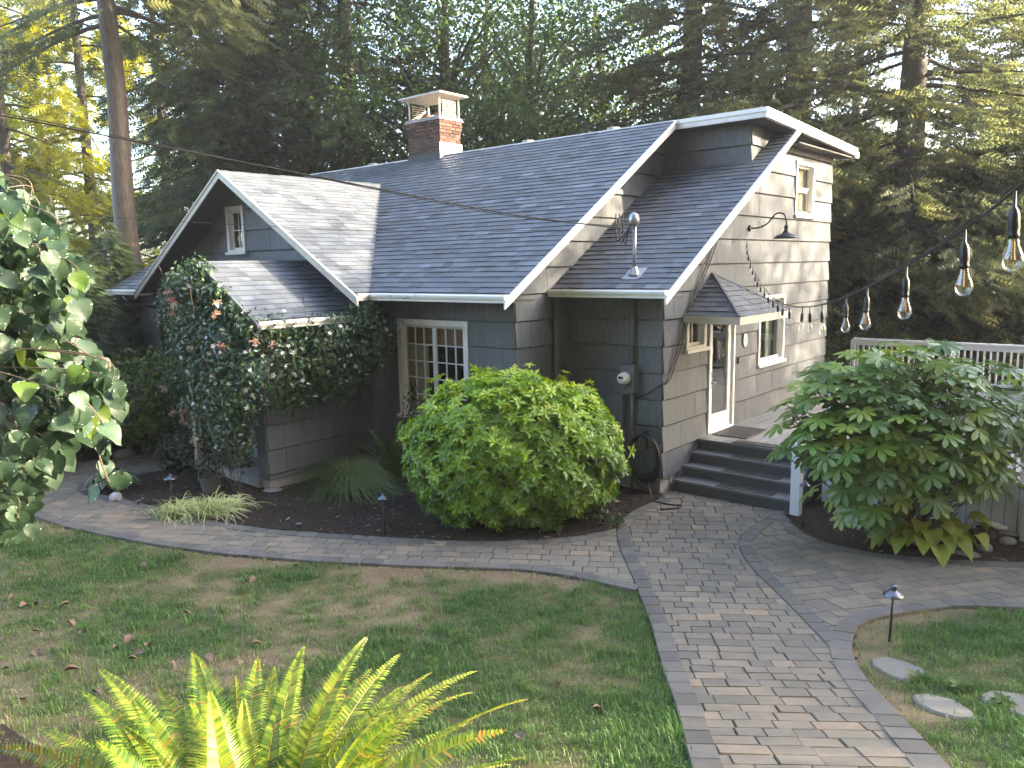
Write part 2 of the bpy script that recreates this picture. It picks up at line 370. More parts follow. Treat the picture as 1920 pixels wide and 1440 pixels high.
# ================================================================== the house
LAP, L0 = 0.411, 0.26
X = np.array([1.0, 0, 0]); Y = np.array([0, 1.0, 0]); Z = np.array([0, 0, 1.0])
house = thing('house', 'grey shingle-clad cottage with dark roof, white trim and brick chimney', 'house', (-6, 2, 0))
def uz(O, u, n, a, z, d): return np.array(O) + u * a + Z * z + n * d
def ubox(mb, O, u, n, u0, u1, z0, z1, n0, n1, tint=0.5):
    lo = [uz(O, u, n, a, z, n0) for a, z in ((u0, z0), (u1, z0), (u1, z1), (u0, z1))]
    hi = [uz(O, u, n, a, z, n1) for a, z in ((u0, z0), (u1, z0), (u1, z1), (u0, z1))]
    return mb.slab(lo, hi, tint)
def minus(rect, holes):
    out = [rect]
    for (a0, a1, b0, b1) in holes:
        nx = []
        for (u0, u1, z0, z1) in out:
            if a1 <= u0 or a0 >= u1 or b1 <= z0 or b0 >= z1: nx.append((u0, u1, z0, z1)); continue
            if a0 > u0: nx.append((u0, a0, z0, z1))
            if a1 < u1: nx.append((a1, u1, z0, z1))
            m0, m1 = max(u0, a0), min(u1, a1)
            if b0 > z0: nx.append((m0, m1, z0, b0))
            if b1 < z1: nx.append((m0, m1, b1, z1))
        out = nx
    return out
def wall(O, u, n, poly, holes=(), mat=SID, width=1.22, seed=0):
    r = random.Random(seed); us = [p[0] for p in poly]; zs = [p[1] for p in poly]
    back = MB(); panels = []
    k = math.floor((min(zs) - L0) / LAP + 1e-6)
    while L0 + k * LAP < max(zs):
        z0 = L0 + k * LAP; a = min(us) - r.random() * width
        while a < max(us):
            w = width * r.choice((1, 1, 1, 0.62)); mb = MB(); tint = r.random()
            for q in minus((a + 0.0025, a + w - 0.0025, z0, z0 + LAP - 0.022), holes):
                c = clip(poly, [(q[0], q[2]), (q[1], q[2]), (q[1], q[3]), (q[0], q[3])])
                if len(c) < 3 or abs(area(c)) < 0.002: continue
                off = lambda z: 0.004 + 0.030 * (z0 + LAP - z) / LAP
                mb.slab([uz(O, u, n, p[0], p[1], -0.02) for p in c], [uz(O, u, n, p[0], p[1], off(p[1])) for p in c], tint)
            for q in minus((a, a + w, z0, z0 + LAP), holes):
                c = clip(poly, [(q[0], q[2]), (q[1], q[2]), (q[1], q[3]), (q[0], q[3])])
                if len(c) >= 3 and abs(area(c)) > 0.0005: back.slab([uz(O, u, n, p[0], p[1], -0.10) for p in c], [uz(O, u, n, p[0], p[1], -0.022) for p in c])
            if mb.v: panels.append(mb)
            a += w
        k += 1
    w = back.build('wall', mat, house)
    for mb in panels: mb.build('siding_panel', mat, w)
    return w
def window(O, u, n, u0, u1, z0, z1, cas=0.09, sashes=1, cols=1, rows=1, split='h', sill=True, depth=0.9, room=DARKBOX, fill=None, name='window'):
    fr = MB()
    for (a0, a1, b0, b1) in ((u0 - 0.001, u0 + cas, z0, z1), (u1 - cas, u1 + 0.001, z0, z1), (u0 + cas, u1 - cas, z1 - cas, z1), (u0 + cas, u1 - cas, z0, z0 + 0.04)):
        ubox(fr, O, u, n, a0, a1, b0, b1, -0.09, 0.045)
    w = fr.build(name, WHITE_TRIM, house)
    i0, i1, j0, j1 = u0 + cas, u1 - cas, z0 + 0.04, z1 - cas; ns = sashes
    for s_ in range(ns):
        if split == 'h': a0, a1, b0, b1 = i0 + (i1 - i0) * s_ / ns, i0 + (i1 - i0) * (s_ + 1) / ns, j0, j1
        else: a0, a1, b0, b1 = i0, i1, j0 + (j1 - j0) * s_ / ns, j0 + (j1 - j0) * (s_ + 1) / ns
        d = -0.035 - (0.02 * (1 - s_) if split == 'v' and ns > 1 else 0); t = 0.045; sm = MB()
        for (p0, p1, q0, q1) in ((a0, a0 + t, b0, b1), (a1 - t, a1, b0, b1), (a0 + t, a1 - t, b0, b0 + t), (a0 + t, a1 - t, b1 - t, b1)):
            ubox(sm, O, u, n, p0, p1, q0, q1, d - 0.035, d)
        sm.build('sash', WHITE_TRIM, w); g0, g1, h0, h1 = a0 + t, a1 - t, b0 + t, b1 - t
        for c in range(1, cols): ubox(MB(), O, u, n, g0 + (g1 - g0) * c / cols - 0.010, g0 + (g1 - g0) * c / cols + 0.010, h0, h1, d - 0.028, d - 0.006).build('muntin', WHITE_TRIM, w)
        for c in range(1, rows): ubox(MB(), O, u, n, g0, g1, h0 + (h1 - h0) * c / rows - 0.010, h0 + (h1 - h0) * c / rows + 0.010, d - 0.0275, d - 0.0085).build('muntin', WHITE_TRIM, w)
        for c in range(cols):
            for r_ in range(rows):
                ubox(MB(), O, u, n, g0 + (g1 - g0) * c / cols, g0 + (g1 - g0) * (c + 1) / cols, h0 + (h1 - h0) * r_ / rows, h0 + (h1 - h0) * (r_ + 1) / rows, d - 0.022, d - 0.018).build('pane', GLASS, w)
    if sill: ubox(MB(), O, u, n, u0 - 0.04, u1 + 0.04, z0 - 0.055, z0 - 0.001, -0.02, 0.085).build('sill', WHITE_TRIM, w)
    bx = MB(); e = 0.25
    P = lambda a, z, dd: uz(O, u, n, a, z, dd)
    A0, A1, B0, B1 = u0 - e, u1 + e, z0 - e, z1 + e; d0, d1 = -0.16, -0.16 - depth
    ring0 = [P(A0, B0, d0), P(A1, B0, d0), P(A1, B1, d0), P(A0, B1, d0)]; ring1 = [P(A0, B0, d1), P(A1, B0, d1), P(A1, B1, d1), P(A0, B1, d1)]
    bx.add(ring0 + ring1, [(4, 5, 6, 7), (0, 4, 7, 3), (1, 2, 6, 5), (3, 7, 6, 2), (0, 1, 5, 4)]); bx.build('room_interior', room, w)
    if fill: fill(w, P, i0, i1, j0, j1)
    return w

XM, YM, D = -1.784, -1.348, 7.174
XR, YE, ZE, SR = 0.358, -0.459, 3.197, 0.588          # right block roof
YRI, ZRI, YME, ZME, XMR = 2.778, 6.124, -1.971, 3.173, -1.349; SM = (ZRI - ZME) / (YRI - YME)
GX, GY, GZ, GW = -8.31, -2.327, 5.463, 3.887; SG = (GZ - ZME) / GW; GWY = -1.73
PX, PYF, PZ, PEX, PEZ = -6.367, -3.917, 3.728, -4.796, 2.803; SP = (PZ - PEZ) / (PEX - PX)

# openings (u0,u1,z0,z1)
W_UP = (5.057, 6.048, 4.46, 5.50); W_LO = (3.489, 4.711, 1.66, 2.93); W_SM = (0.69, 1.37, 2.20, 2.78); DOOR = (1.485, 2.462, 0.691, 2.86)
W_FR = (-4.444, -2.753, 1.02, 2.70); W_AT = (-9.16, -8.50, 3.95, 4.86)
wall((0, 0, 0), Y, X, [(0, L0), (D, L0), (D, 5.80), (4.39, 5.95), (0, 3.37)], (W_UP, W_LO, W_SM, DOOR), SIDW, seed=3)
wall((0, 0, 0), X, -Y, [(XM, L0), (0, L0), (0, 3.36), (XM, 3.36)], (), SID, seed=4)
wall((XM, 0, 0), Y, X, [(YM, L0), (0.05, L0), (0.05, 3.38), (3.108, 5.2), (3.108, 5.97), (2.73, 5.97), (YM, 3.47)], (), SID, seed=5)
wall((0, YM, 0), X, -Y, [(-4.7, L0), (XM, L0), (XM, 3.47), (-4.7, 3.47)], (W_FR,), SID, seed=6)
wall((0, YM, 0), X, -Y, [(-14.2, L0), (-12.0, L0), (-12.0, 3.47), (-14.2, 3.47)], (), SID, seed=16)
wall((0, GWY, 0), X, -Y, [(-12.0, L0), (-4.7, L0), (-4.7, 3.23), (GX, 5.36), (-12.0, 3.19)], (W_AT,), SID, seed=7)
wall((-4.7, 0, 0), Y, X, [(GWY, L0), (YM, L0), (YM, 3.25), (GWY, 3.25)], (), SID, seed=8)
wall((0, 3.108, 0), X, -Y, [(XM, 5.2), (-0.05, 5.2), (-0.05, 6.03), (XM, 6.03)], (), SID, 1.5, seed=9)
wall((-0.05, 0, 0), Y, X, [(3.108, 5.28), (4.40, 6.0), (3.108, 6.03)], (), SID, seed=10)
wall((-5.2, 0, 0), Y, X, [(-3.6, 0.16), (GWY, 0.16), (GWY, 2.92), (-3.6, 2.92)], (), SID, 1.6, seed=11)
wall((0, -3.6, 0), X, -Y, [(-5.50, 0.16), (-5.2, 0.16), (-5.2, 2.75), (-5.50, 2.75)], (), SID, seed=12)
bk = MB(); bk.box(-12.4, -0.13, D - 0.1, D, 0, 5.7); bk.box(-14.25, -14.15, YM, D - 0.1, 0, 3.3); bk.box(-12.5, -12.4, 1.0, D - 0.1, 3.3, 5.5); bk.build('wall', SID, house)
fd = MB()
fd.box(XM + 0.02, -0.03, 0.02, 0.3, -0.4, L0 + 0.03); fd.box(-0.3, -0.02, 0.3, D, -0.4, L0 + 0.03); fd.box(XM - 0.3, XM - 0.02, YM + 0.05, 0.2, -0.4, L0 + 0.03)
fd.box(-12.0, XM - 0.02, YM + 0.03, YM + 0.3, -0.4, L0 + 0.03); fd.box(-14.2, -4.75, GWY + 0.03, GWY + 0.3, -0.4, L0 + 0.03); fd.box(-5.5, -5.23, -3.58, GWY, -0.4, 0.19)
fd.build('foundation', CEM, house)

def french_fill(w, P, i0, i1, j0, j1):
    b = MB(); n_ = 12
    for k in range(n_):
        z1 = j1 - 0.36 * k / n_; b.slab([P(i0, z1 - 0.028, -0.12), P(i1, z1 - 0.028, -0.12), P(i1, z1, -0.12), P(i0, z1, -0.12)], [P(i0, z1 - 0.028, -0.100), P(i1, z1 - 0.028, -0.100), P(i1, z1, -0.112), P(i0, z1, -0.112)])
    b.build('blind', BLIND, w)
    for (a0, a1) in ((i0 - 0.1, i0 + 0.42), (i1 - 0.12, i1 + 0.1)):
        c = MB(); m = 26; vs = []
        for k in range(m + 1):
            a = a0 + (a1 - a0) * k / m; d = -0.18 + 0.03 * sin(k * 1.9)
            vs += [P(a, j0 - 0.1, d), P(a, j1 + 0.1, d)]
        c.add(vs, [(2 * k, 2 * k + 2, 2 * k + 3, 2 * k + 1) for k in range(m)]); c.build('curtain', CURT, w, smooth=True)
window((0, YM, 0), X, -Y, *W_FR, cas=0.10, sashes=2, cols=3, rows=5, depth=1.6, fill=french_fill)['label'] = 'white french window with two gridded sashes, blind and curtain'
window((0, GWY, 0), X, -Y, *W_AT, cas=0.085, sashes=1, cols=2, rows=2)['label'] = 'narrow four-pane attic window in the gable'
def shade_fill(w, P, i0, i1, j0, j1):
    MB().slab([P(i0, j0, -0.13), P(i1, j0, -0.13), P(i1, j1, -0.13), P(i0, j1, -0.13)], [P(i0, j0, -0.12), P(i1, j0, -0.12), P(i1, j1, -0.12), P(i0, j1, -0.12)]).build('roller_shade', CURT, w)
window((0, 0, 0), Y, X, *W_UP, cas=0.07, sashes=2, split='v', fill=shade_fill)['label'] = 'white double-hung window with cream shade drawn'
def strip_fill(w, P, i0, i1, j0, j1):
    MB().slab([P(i1 - 0.32, j0, -0.20), P(i1, j0, -0.20), P(i1, j1, -0.20), P(i1 - 0.32, j1, -0.20)], [P(i1 - 0.32, j0, -0.18), P(i1, j0, -0.18), P(i1, j1, -0.18), P(i1 - 0.32, j1, -0.18)]).build('curtain', ROOMWALL, w)
window((0, 0, 0), Y, X, *W_LO, cas=0.06, fill=strip_fill)['label'] = 'single-pane white window right of the door'
window((0, 0, 0), Y, X, *W_SM, cas=0.08, cols=2)['label'] = 'small two-pane window under the canopy'

# door: frame, leaf with one tall light, lever on a long plate
O0 = (0, 0, 0); dm = MB(); d0, d1, z0, z1 = DOOR
for q in ((d0, d0 + 0.05, z0, z1), (d1 - 0.05, d1, z0, z1), (d0 + 0.05, d1 - 0.05, z1 - 0.06, z1)): ubox(dm, O0, Y, X, *q, -0.10, 0.05)
ubox(dm, O0, Y, X, d0 + 0.05, d1 - 0.05, z0, z0 + 0.03, -0.10, 0.06)
door = dm.build('door', WHITE, house, label='white door with one tall glass light and black lever')
lf = MB(); a0, a1, b0, b1 = d0 + 0.055, d1 - 0.055, z0 + 0.035, z1 - 0.065
for q in ((a0, a0 + 0.13, b0, b1), (a1 - 0.13, a1, b0, b1), (a0 + 0.13, a1 - 0.13, b0, b0 + 0.26), (a0 + 0.13, a1 - 0.13, b1 - 0.14, b1)): ubox(lf, O0, Y, X, *q, -0.05, 0.005)
lf.build('door_leaf', WHITE, door)
ubox(MB(), O0, Y, X, a0 + 0.125, a1 - 0.125, b0 + 0.25, b1 - 0.13, -0.032, -0.024).build('pane', GLASS, door)
hm = MB(); ubox(hm, O0, Y, X, a0 + 0.045, a0 + 0.085, 1.45, 1.75, 0.006, 0.018); hm.tube([(0.018, a0 + 0.065, 1.56), (0.06, a0 + 0.065, 1.56), (0.065, a0 + 0.18, 1.56)], 0.011); hm.build('handle', BLACKM, door)
rb = MB(); rb.add([(-0.2, d0 - 0.4, 0.4), (-2.6, d0 - 0.4, 0.4), (-2.6, d1 + 0.9, 0.4), (-0.2, d1 + 0.9, 0.4), (-0.2, d0 - 0.4, 2.95), (-2.6, d0 - 0.4, 2.95), (-2.6, d1 + 0.9, 2.95), (-0.2, d1 + 0.9, 2.95)], [(0, 3, 2, 1), (4, 5, 6, 7), (1, 2, 6, 5), (0, 1, 5, 4), (2, 3, 7, 6)]); rb.build('room_interior', ROOMWALL, door)

# ---------------------------------------------------------------- roofs
SH = []      # every shingle: (score, parent, lo ring, hi ring, tint)
def roof(O, u, v, poly, name='roof', thick=0.09, expo=0.145, skip=None, seed=0, tabs=(0.17, 0.24, 0.30, 0.36)):
    O = np.array(O, float); n = np.cross(u, v); r = random.Random(seed)
    P = lambda p, d: O + u * p[0] + v * p[1] + n * d
    bd = MB().slab([P(p, -thick) for p in poly], [P(p, -0.002) for p in poly]).build(name, DARKSOF, house)
    us = [p[0] for p in poly]; vs = [p[1] for p in poly]; b = min(vs); row = 0
    while b < max(vs):
        a = min(us) - r.random() * 0.4
        while a < max(us):
            w = r.choice(tabs) * r.uniform(0.9, 1.1)
            q = [(a + 0.001, b), (a + w - 0.001, b), (a + w - 0.001, b + expo + 0.03), (a + 0.001, b + expo + 0.03)]
            a += w
            c = clip(poly, q)
            if len(c) < 3 or area(c) < 0.0008: continue
            if skip and all(skip(P(p, 0)) for p in c): continue
            hgt = 0.013 + r.choice((0, 0, 0.006)) + r.uniform(0, 0.003)
            hi = [P(p, 0.002 + max(0, hgt * (1 - (p[1] - b) / (expo + 0.03)))) for p in c]; lo = [P(p, -0.001) for p in c]
            cen = sum(hi) / len(hi); dv = CAM - cen; dist = np.linalg.norm(dv)
            SH.append((area(c) * max(0.0, (n @ dv) / dist) / dist ** 2, bd, lo, hi, min(1, max(0.13, r.gauss(0.50, 0.22)))))
        b += expo; row += 1
    return bd
def slope_v(s): return 1 / math.sqrt(1 + s * s), s / math.sqrt(1 + s * s)
c_, s_ = slope_v(SM)
def under_gable(p): return GZ - SG * abs(p[0] - GX) > p[2] + 0.03 and p[1] > GY
main_roof = roof((-14.6, YME, ZME), X, np.array([0, c_, s_]), [(0, 0), (14.6 + XMR, 0), (14.6 + XMR, (YRI - YME) / c_), (-12.68 + 14.6, (YRI - YME) / c_)], skip=under_gable, seed=21)
c_, s_ = slope_v(SR)
roof((XM + 0.015, YE, ZE), X, np.array([0, c_, s_]), [(0, 0), (XR - XM - 0.015, 0), (XR - XM - 0.015, (4.33 - YE) / c_), (-0.045 - XM - 0.015, (4.33 - YE) / c_), (-0.045 - XM - 0.015, (3.09 - YE) / c_), (0, (3.09 - YE) / c_)], seed=22)
c_, s_ = slope_v(SG); yv = YME + (GZ - ZME) / SM
roof((GX + GW, GY, ZME), Y, np.array([-c_, 0, s_]), [(0, 0), (YME - GY + 0.02, 0), (yv - GY + 0.02, GW / c_), (0, GW / c_)], seed=23)
roof((GX - GW, yv, ZME), -Y, np.array([c_, 0, s_]), [(yv - YME - 0.02, 0), (yv - GY, 0), (yv - GY, GW / c_), (0, GW / c_)], seed=24)
c_, s_ = slope_v(SP); pw = PEX - PX
roof((PEX, PYF, PEZ), Y, np.array([-c_, 0, s_]), [(0, 0), (GWY - PYF, 0), (GWY - PYF, pw / c_), (0, pw / c_)], seed=25)
roof((PX - pw, GWY, PEZ), -Y, np.array([c_, 0, s_]), [(0, 0), (GWY - PYF, 0), (GWY - PYF, pw / c_), (0, pw / c_)], seed=26)
# canopy over the door: three triangles to one point on the wall
CXF, CY0, CY1, CZ, CA = 0.95, 0.60, 2.56, 2.745, np.array([0.03, 1.56, 3.37])
LW, LF_, RF_, RW = np.array([0.03, CY0, CZ]), np.array([CXF, CY0, CZ]), np.array([CXF, CY1, CZ]), np.array([0.03, CY1, CZ])
def tri_roof(A, B, C, seed):
    u = (B - A) / np.linalg.norm(B - A); t = C - A; v = t - u * (t @ u); lv = np.linalg.norm(v); v = v / lv
    b = roof(A, u, v, [(0, 0), (np.linalg.norm(B - A), 0), (t @ u, lv)], name='canopy_roof', thick=0.05, expo=0.125, seed=seed); return b
tri_roof(LW, LF_, CA, 31); tri_roof(LF_, RF_, CA, 32); tri_roof(RF_, RW, CA, 33)
cm = MB(); cm.box(0.035, CXF + 0.02, CY0 - 0.03, CY0 - 0.002, CZ - 0.11, CZ + 0.005); cm.box(CXF - 0.01, CXF + 0.02, CY0 - 0.002, CY1 + 0.02, CZ - 0.11, CZ + 0.005)
cm.box(0.035, CXF - 0.011, CY1, CY1 + 0.02, CZ - 0.11, CZ + 0.005); cm.build('canopy_fascia', CREAM, house)
MB().box(0.035, CXF - 0.012, CY0 + 0.001, CY1 - 0.001, CZ - 0.10, CZ - 0.075).build('canopy_soffit', WHITE, house)
hp = MB(); hp.tube([LF_ + np.array([0, 0, 0.012]), CA + np.array([0, 0, 0.012])], 0.028, 6); hp.tube([RF_ + np.array([0, 0, 0.012]), CA + np.array([0, 0, 0.012])], 0.028, 6); hp.build('hip_cap', SHG, house)
# shed roof behind the ridge
top = lambda y: ZRI + (5.919 - ZRI) * (y - YRI) / (7.59 - YRI)
def shed(x0, x1, y0, y1, t0, t1): return [np.array(q) for q in ((x0, y0, top(y0) - t0), (x1, y0, top(y0) - t0), (x1, y1, top(y1) - t0), (x0, y1, top(y1) - t0))], [np.array(q) for q in ((x0, y0, top(y0) - t1), (x1, y0, top(y0) - t1), (x1, y1, top(y1) - t1), (x0, y1, top(y1) - t1))]
sh = MB(); sh.slab(*shed(-12.68, XMR - 0.02, YRI + 0.02, 7.55, 0.10, 0.012)); sh.slab(*shed(XMR - 0.02, XR - 0.03, YRI + 0.02, 7.55, 0.16, 0.012)); sr = sh.build('shed_roof', DARKSOF, house)
MB().slab(*shed(-12.66, XR - 0.02, YRI + 0.03, 7.54, 0.011, -0.006)).build('roof_felt', SHG, sr)
fa = MB(); fa.slab(*shed(XMR - 0.02, XR, YRI - 0.01, YRI + 0.02, 0.150, -0.004)); fa.slab(*shed(XR - 0.03, XR, YRI + 0.02, 7.60, 0.140, -0.004)); fa.slab(*shed(-12.7, XR, 7.55, 7.60, 0.165, -0.003))
fa.build('fascia', WHITE_TRIM, house)
f2 = MB(); f2.slab(*shed(XR, XR + 0.022, YRI - 0.03, 7.62, 0.075, -0.012)); f2.slab(*shed(XMR - 0.02, XR - 0.001, YRI - 0.03, YRI - 0.011, 0.06, -0.010)); f2.slab(*shed(-12.7, XMR - 0.03, YRI - 0.035, YRI + 0.05, 0.055, -0.012)); f2.build('drip_edge', WHITE, house)
sf = MB(); sf.box(0.03, XR + 0.02, 7.50, 7.72, 5.73, 5.86); sf.build('gutter', GUT, house)
# eaves: gutters, rakes, soffits
def gutter(p0, p1, out):
    p0, p1, out = map(np.array, (p0, p1, out)); prof = [(0, 0.0), (0.10, 0.0), (0.118, -0.02), (0.112, -0.05), (0.085, -0.09), (0.08, -0.118), (0, -0.118)]
    r0 = [p0 + out * a + Z * b for a, b in prof]; r1 = [p1 + out * a + Z * b for a, b in prof]
    m = MB().slab(r0, r1); g = m.build('gutter', GUT, house)
    MB().slab([p0 + out * 0.012 + Z * 0.001, p1 + out * 0.012 + Z * 0.001, p1 + out * 0.09 + Z * 0.001, p0 + out * 0.09 + Z * 0.001], [p0 + out * 0.012 + Z * 0.006, p1 + out * 0.012 + Z * 0.006, p1 + out * 0.09 + Z * 0.006, p0 + out * 0.09 + Z * 0.006]).build('leaf_guard', METALG, g)
gutter((GX + GW + 0.05, YME - 0.006, ZME - 0.01), (XMR + 0.0, YME - 0.006, ZME - 0.01), (0, -1, 0))
gutter((-14.62, YME - 0.006, ZME - 0.01), (GX - GW - 0.05, YME - 0.006, ZME - 0.01), (0, -1, 0))
gutter((XM + 0.02, YE - 0.006, ZE - 0.01), (XR - 0.005, YE - 0.006, ZE - 0.01), (0, -1, 0))
gutter((PEX + 0.006, PYF, PEZ - 0.01), (PEX + 0.006, GWY - 0.03, PEZ - 0.01), (1, 0, 0))
gutter((PX - pw - 0.006, PYF, PEZ - 0.01), (PX - pw - 0.006, GWY - 0.03, PEZ - 0.01), (-1, 0, 0))
gutter((GX + GW + 0.006, GY + 0.02, ZME - 0.01), (GX + GW + 0.006, YME - 0.13, ZME - 0.01), (1, 0, 0))
gutter((GX - GW - 0.006, GY + 0.02, ZME - 0.01), (GX - GW - 0.006, YME - 0.13, ZME - 0.01), (-1, 0, 0))
def rake(p0, p1, side, w=0.028, hgt=0.115, up=0.020, mat=WHITE_TRIM, name='rake_board'):
    p0, p1, side = (np.array(q, float) for q in (p0, p1, side))
    lo = [p0 - Z * hgt, p1 - Z * hgt, p1 + Z * up, p0 + Z * up]; m = MB().slab(lo, [q + side * w for q in lo]); o = m.build(name, mat, house)
    l2 = [p0 + Z * (up - 0.035), p1 + Z * (up - 0.035), p1 + Z * (up + 0.004), p0 + Z * (up + 0.004)]
    MB().slab([q + side * (w + 0.001) for q in l2], [q + side * (w + 0.018) for q in l2]).build('drip_moulding', mat, o); return o
rake((XMR, YME - 0.13, ZME - 0.10), (XMR, YRI - 0.03, ZRI - 0.02), (1, 0, 0))
rake((XR, YE - 0.13, ZE - 0.10), (XR, 4.28, ZE + SR * (4.28 - YE) - 0.0), (1, 0, 0))
rake((GX, GY, GZ), (GX + GW + 0.13, GY, ZME - 0.08), (0, -1, 0), hgt=0.13, mat=CREAM)
rake((GX - GW - 0.13, GY, ZME - 0.08), (GX, GY, GZ), (0, -1, 0), hgt=0.13, mat=CREAM)
rake((PX, PYF, PZ), (PEX + 0.13, PYF, PEZ - 0.07), (0, -1, 0), hgt=0.08, mat=SID)
rake((PX - pw - 0.13, PYF, PEZ - 0.07), (PX, PYF, PZ), (0, -1, 0), hgt=0.08, mat=SID)
for q in ((GX + GW + 0.05, XMR - 0.01, YME, YM - 0.035, ZME - 0.13, ZME - 0.105), (XM + 0.045, XR - 0.01, YE, -0.037, ZE - 0.13, ZE - 0.105), (-14.5, GX - GW, YME, YM - 0.035, ZME - 0.13, ZME - 0.105), (0.037, XR - 0.04, 4.4, 7.5, 5.72, 5.745)): MB().box(*q).build('soffit', DARKSOF, house)
# white porch post and beam
MB().box(-7.36, -7.25, -3.75, -3.64, 0.05, 2.78).build('porch_post', CREAM, house); MB().box(-7.95, -4.95, -3.76, -3.63, 2.68, 2.80).build('porch_beam', CREAM, house)
pg = MB(); pg.slab([np.array(q) for q in ((PX - pw + 0.15, -3.70, PEZ + 0.0), (PEX - 0.15, -3.70, PEZ + 0.0), (PX, -3.70, PZ - 0.13))], [np.array(q) for q in ((PX - pw + 0.15, -3.74, PEZ + 0.0), (PEX - 0.15, -3.74, PEZ + 0.0), (PX, -3.74, PZ - 0.13))]); pg.build('porch_gable', SID, house)
MB().box(-7.9, -5.45, -3.65, GWY - 0.1, 0.0, 0.14).build('porch_floor', CEM, house)
MB().box(-7.25, -6.3, GWY - 0.05, GWY - 0.03, 0.2, 2.3).build('entry_door', mat_paint('brown_door', (0.09, 0.05, 0.03), 0.5), house)
# downpipes
dp = MB(); dp.tube([(XM + 0.08, -0.42, 3.05), (XM + 0.08, -0.42, 0.1)], 0.042, 10); dp.build('downpipe', PIPEG, house, smooth=True)
dp = MB(); q = at_y(232, 555, YME - 0.05); dp.tube([(q[0], q[1], 3.02), (q[0] + 0.05, q[1] + 0.05, 2.86), (q[0] + 0.5, YM - 0.08, 2.7), (q[0] + 0.56, YM - 0.08, 2.55), (q[0] + 0.56, YM - 0.08, 0.1)], 0.045, 10); dp.build('downpipe', BLACKM, house, smooth=True)
# chimney
CX0, CX1, CYF, CYB = -8.355, -7.29, 2.62, 3.30; ch = MB(); ch.box(CX0 + 0.012, CX1 - 0.012, CYF + 0.012, CYB - 0.012, 5.6, 6.90); chim = ch.build('chimney', CEM, house)
def brick_course(z, grow, odd):
    for fx in (0, 1, 2):
        if fx == 0: O, u, n, L = (CX0 - grow, CYF - grow, 0), X, -Y, CX1 - CX0 + 2 * grow
        elif fx == 1: O, u, n, L = (CX1 + grow, CYF - grow, 0), Y, X, CYB - CYF + 2 * grow
        else: O, u, n, L = (CX0 - grow, CYB + grow, 0), -Y, -X, CYB - CYF + 2 * grow
        a = -0.10 if odd else 0.0
        while a < L - 0.02:
            b0, b1 = max(a, 0) + 0.005, min(a + 0.205, L) - 0.005
            if b1 - b0 > 0.02: ubox(MB(), O, u, n, b0, b1, z + 0.006, z + 0.068, -0.03 - grow, random.uniform(-0.002, 0.004), random.random()).build('brick', BRICK, chim)
            a += 0.21
for k in range(10): brick_course(6.19 + 0.072 * k, (0, 0, 0, 0, 0, 0, 0.012, 0.024, 0.036, 0.036)[k], k % 2)
fl = MB(); fl.box(CX0 - 0.01, CX1 + 0.01, CYF - 0.02, CYF + 0.01, 5.85, 6.20); fl.build('flashing', LEAD, chim)
fl = MB(); fl.box(CX1 + 0.003, CX1 + 0.02, CYF - 0.02, CYB + 0.02, 5.85, 6.40); fl.build('flashing', METALG, chim)
cr = MB(); cr.slab([np.array(q) for q in ((CX0 - 0.06, CYF - 0.06, 6.91), (CX1 + 0.06, CYF - 0.06, 6.91), (CX1 + 0.06, CYB + 0.06, 6.91), (CX0 - 0.06, CYB + 0.06, 6.91))], [np.array(q) for q in ((CX0 - 0.03, CYF - 0.03, 6.99), (CX1 + 0.03, CYF - 0.03, 6.99), (CX1 + 0.03, CYB + 0.03, 6.99), (CX0 - 0.03, CYB + 0.03, 6.99))]); cr.build('chimney_crown', CEM, chim)
for xx in (-8.05, -7.6): MB().lathe([(0.13, 6.98), (0.13, 7.12), (0.105, 7.12), (0.105, 6.99)], (xx, 2.96, 0), 16).build('flue_pot', CLAY, chim)
for xx in (CX0 + 0.02, CX1 - 0.04):
    for yy in (CYF + 0.02, CYB - 0.04): MB().box(xx, xx + 0.03, yy, yy + 0.03, 6.985, 7.46).build('cap_post', CREAM, chim)
for k in range(7): MB().box(CX1 - 0.018, CX1 - 0.012, CYF + 0.12, CYB - 0.12, 7.03 + k * 0.05, 7.05 + k * 0.05).build('cap_slat', CREAM, chim)
for k in range(7): MB().box(CX0 + 0.03, CX0 + 0.036, CYF + 0.12, CYB - 0.12, 7.03 + k * 0.05, 7.05 + k * 0.05).build('cap_slat', CREAM, chim)
cp = MB(); cp.slab([np.array(q) for q in ((CX0 - 0.17, CYF - 0.13, 7.46), (CX1 + 0.17, CYF - 0.13, 7.46), (CX1 + 0.17, CYB + 0.13, 7.46), (CX0 - 0.17, CYB + 0.13, 7.46))], [np.array(q) for q in ((CX0 - 0.15, CYF - 0.11, 7.50), (CX1 + 0.15, CYF - 0.11, 7.50), (CX1 + 0.15, CYB + 0.11, 7.50), (CX0 - 0.15, CYB + 0.11, 7.50))]); cp.build('cap_plate', CREAM, chim)
for xx in (-10.4, -5.2, -3.0): MB().lathe([(0.13, 0), (0.13, 0.1), (0.16, 0.1), (0.13, 0.17), (0.0, 0.19)], (xx, 3.25, 6.09), 12).build('roof_vent', CEM, house)
# shingles: the 300 that show largest are pieces, the others one mesh per roof
SH.sort(key=lambda q: -q[0]); rest = {}
for i, (sc, bd, lo, hi, t) in enumerate(SH):
    if i < 300: MB().slab(lo, hi, t, 0.06).build('shingle', SHG, bd)
    else: rest.setdefault(bd.name, (bd, MB()))[1].slab(lo, hi, t, 0.06)
for bd, mb in rest.values(): mb.build('shingle_field', SHG, bd, kind='stuff')
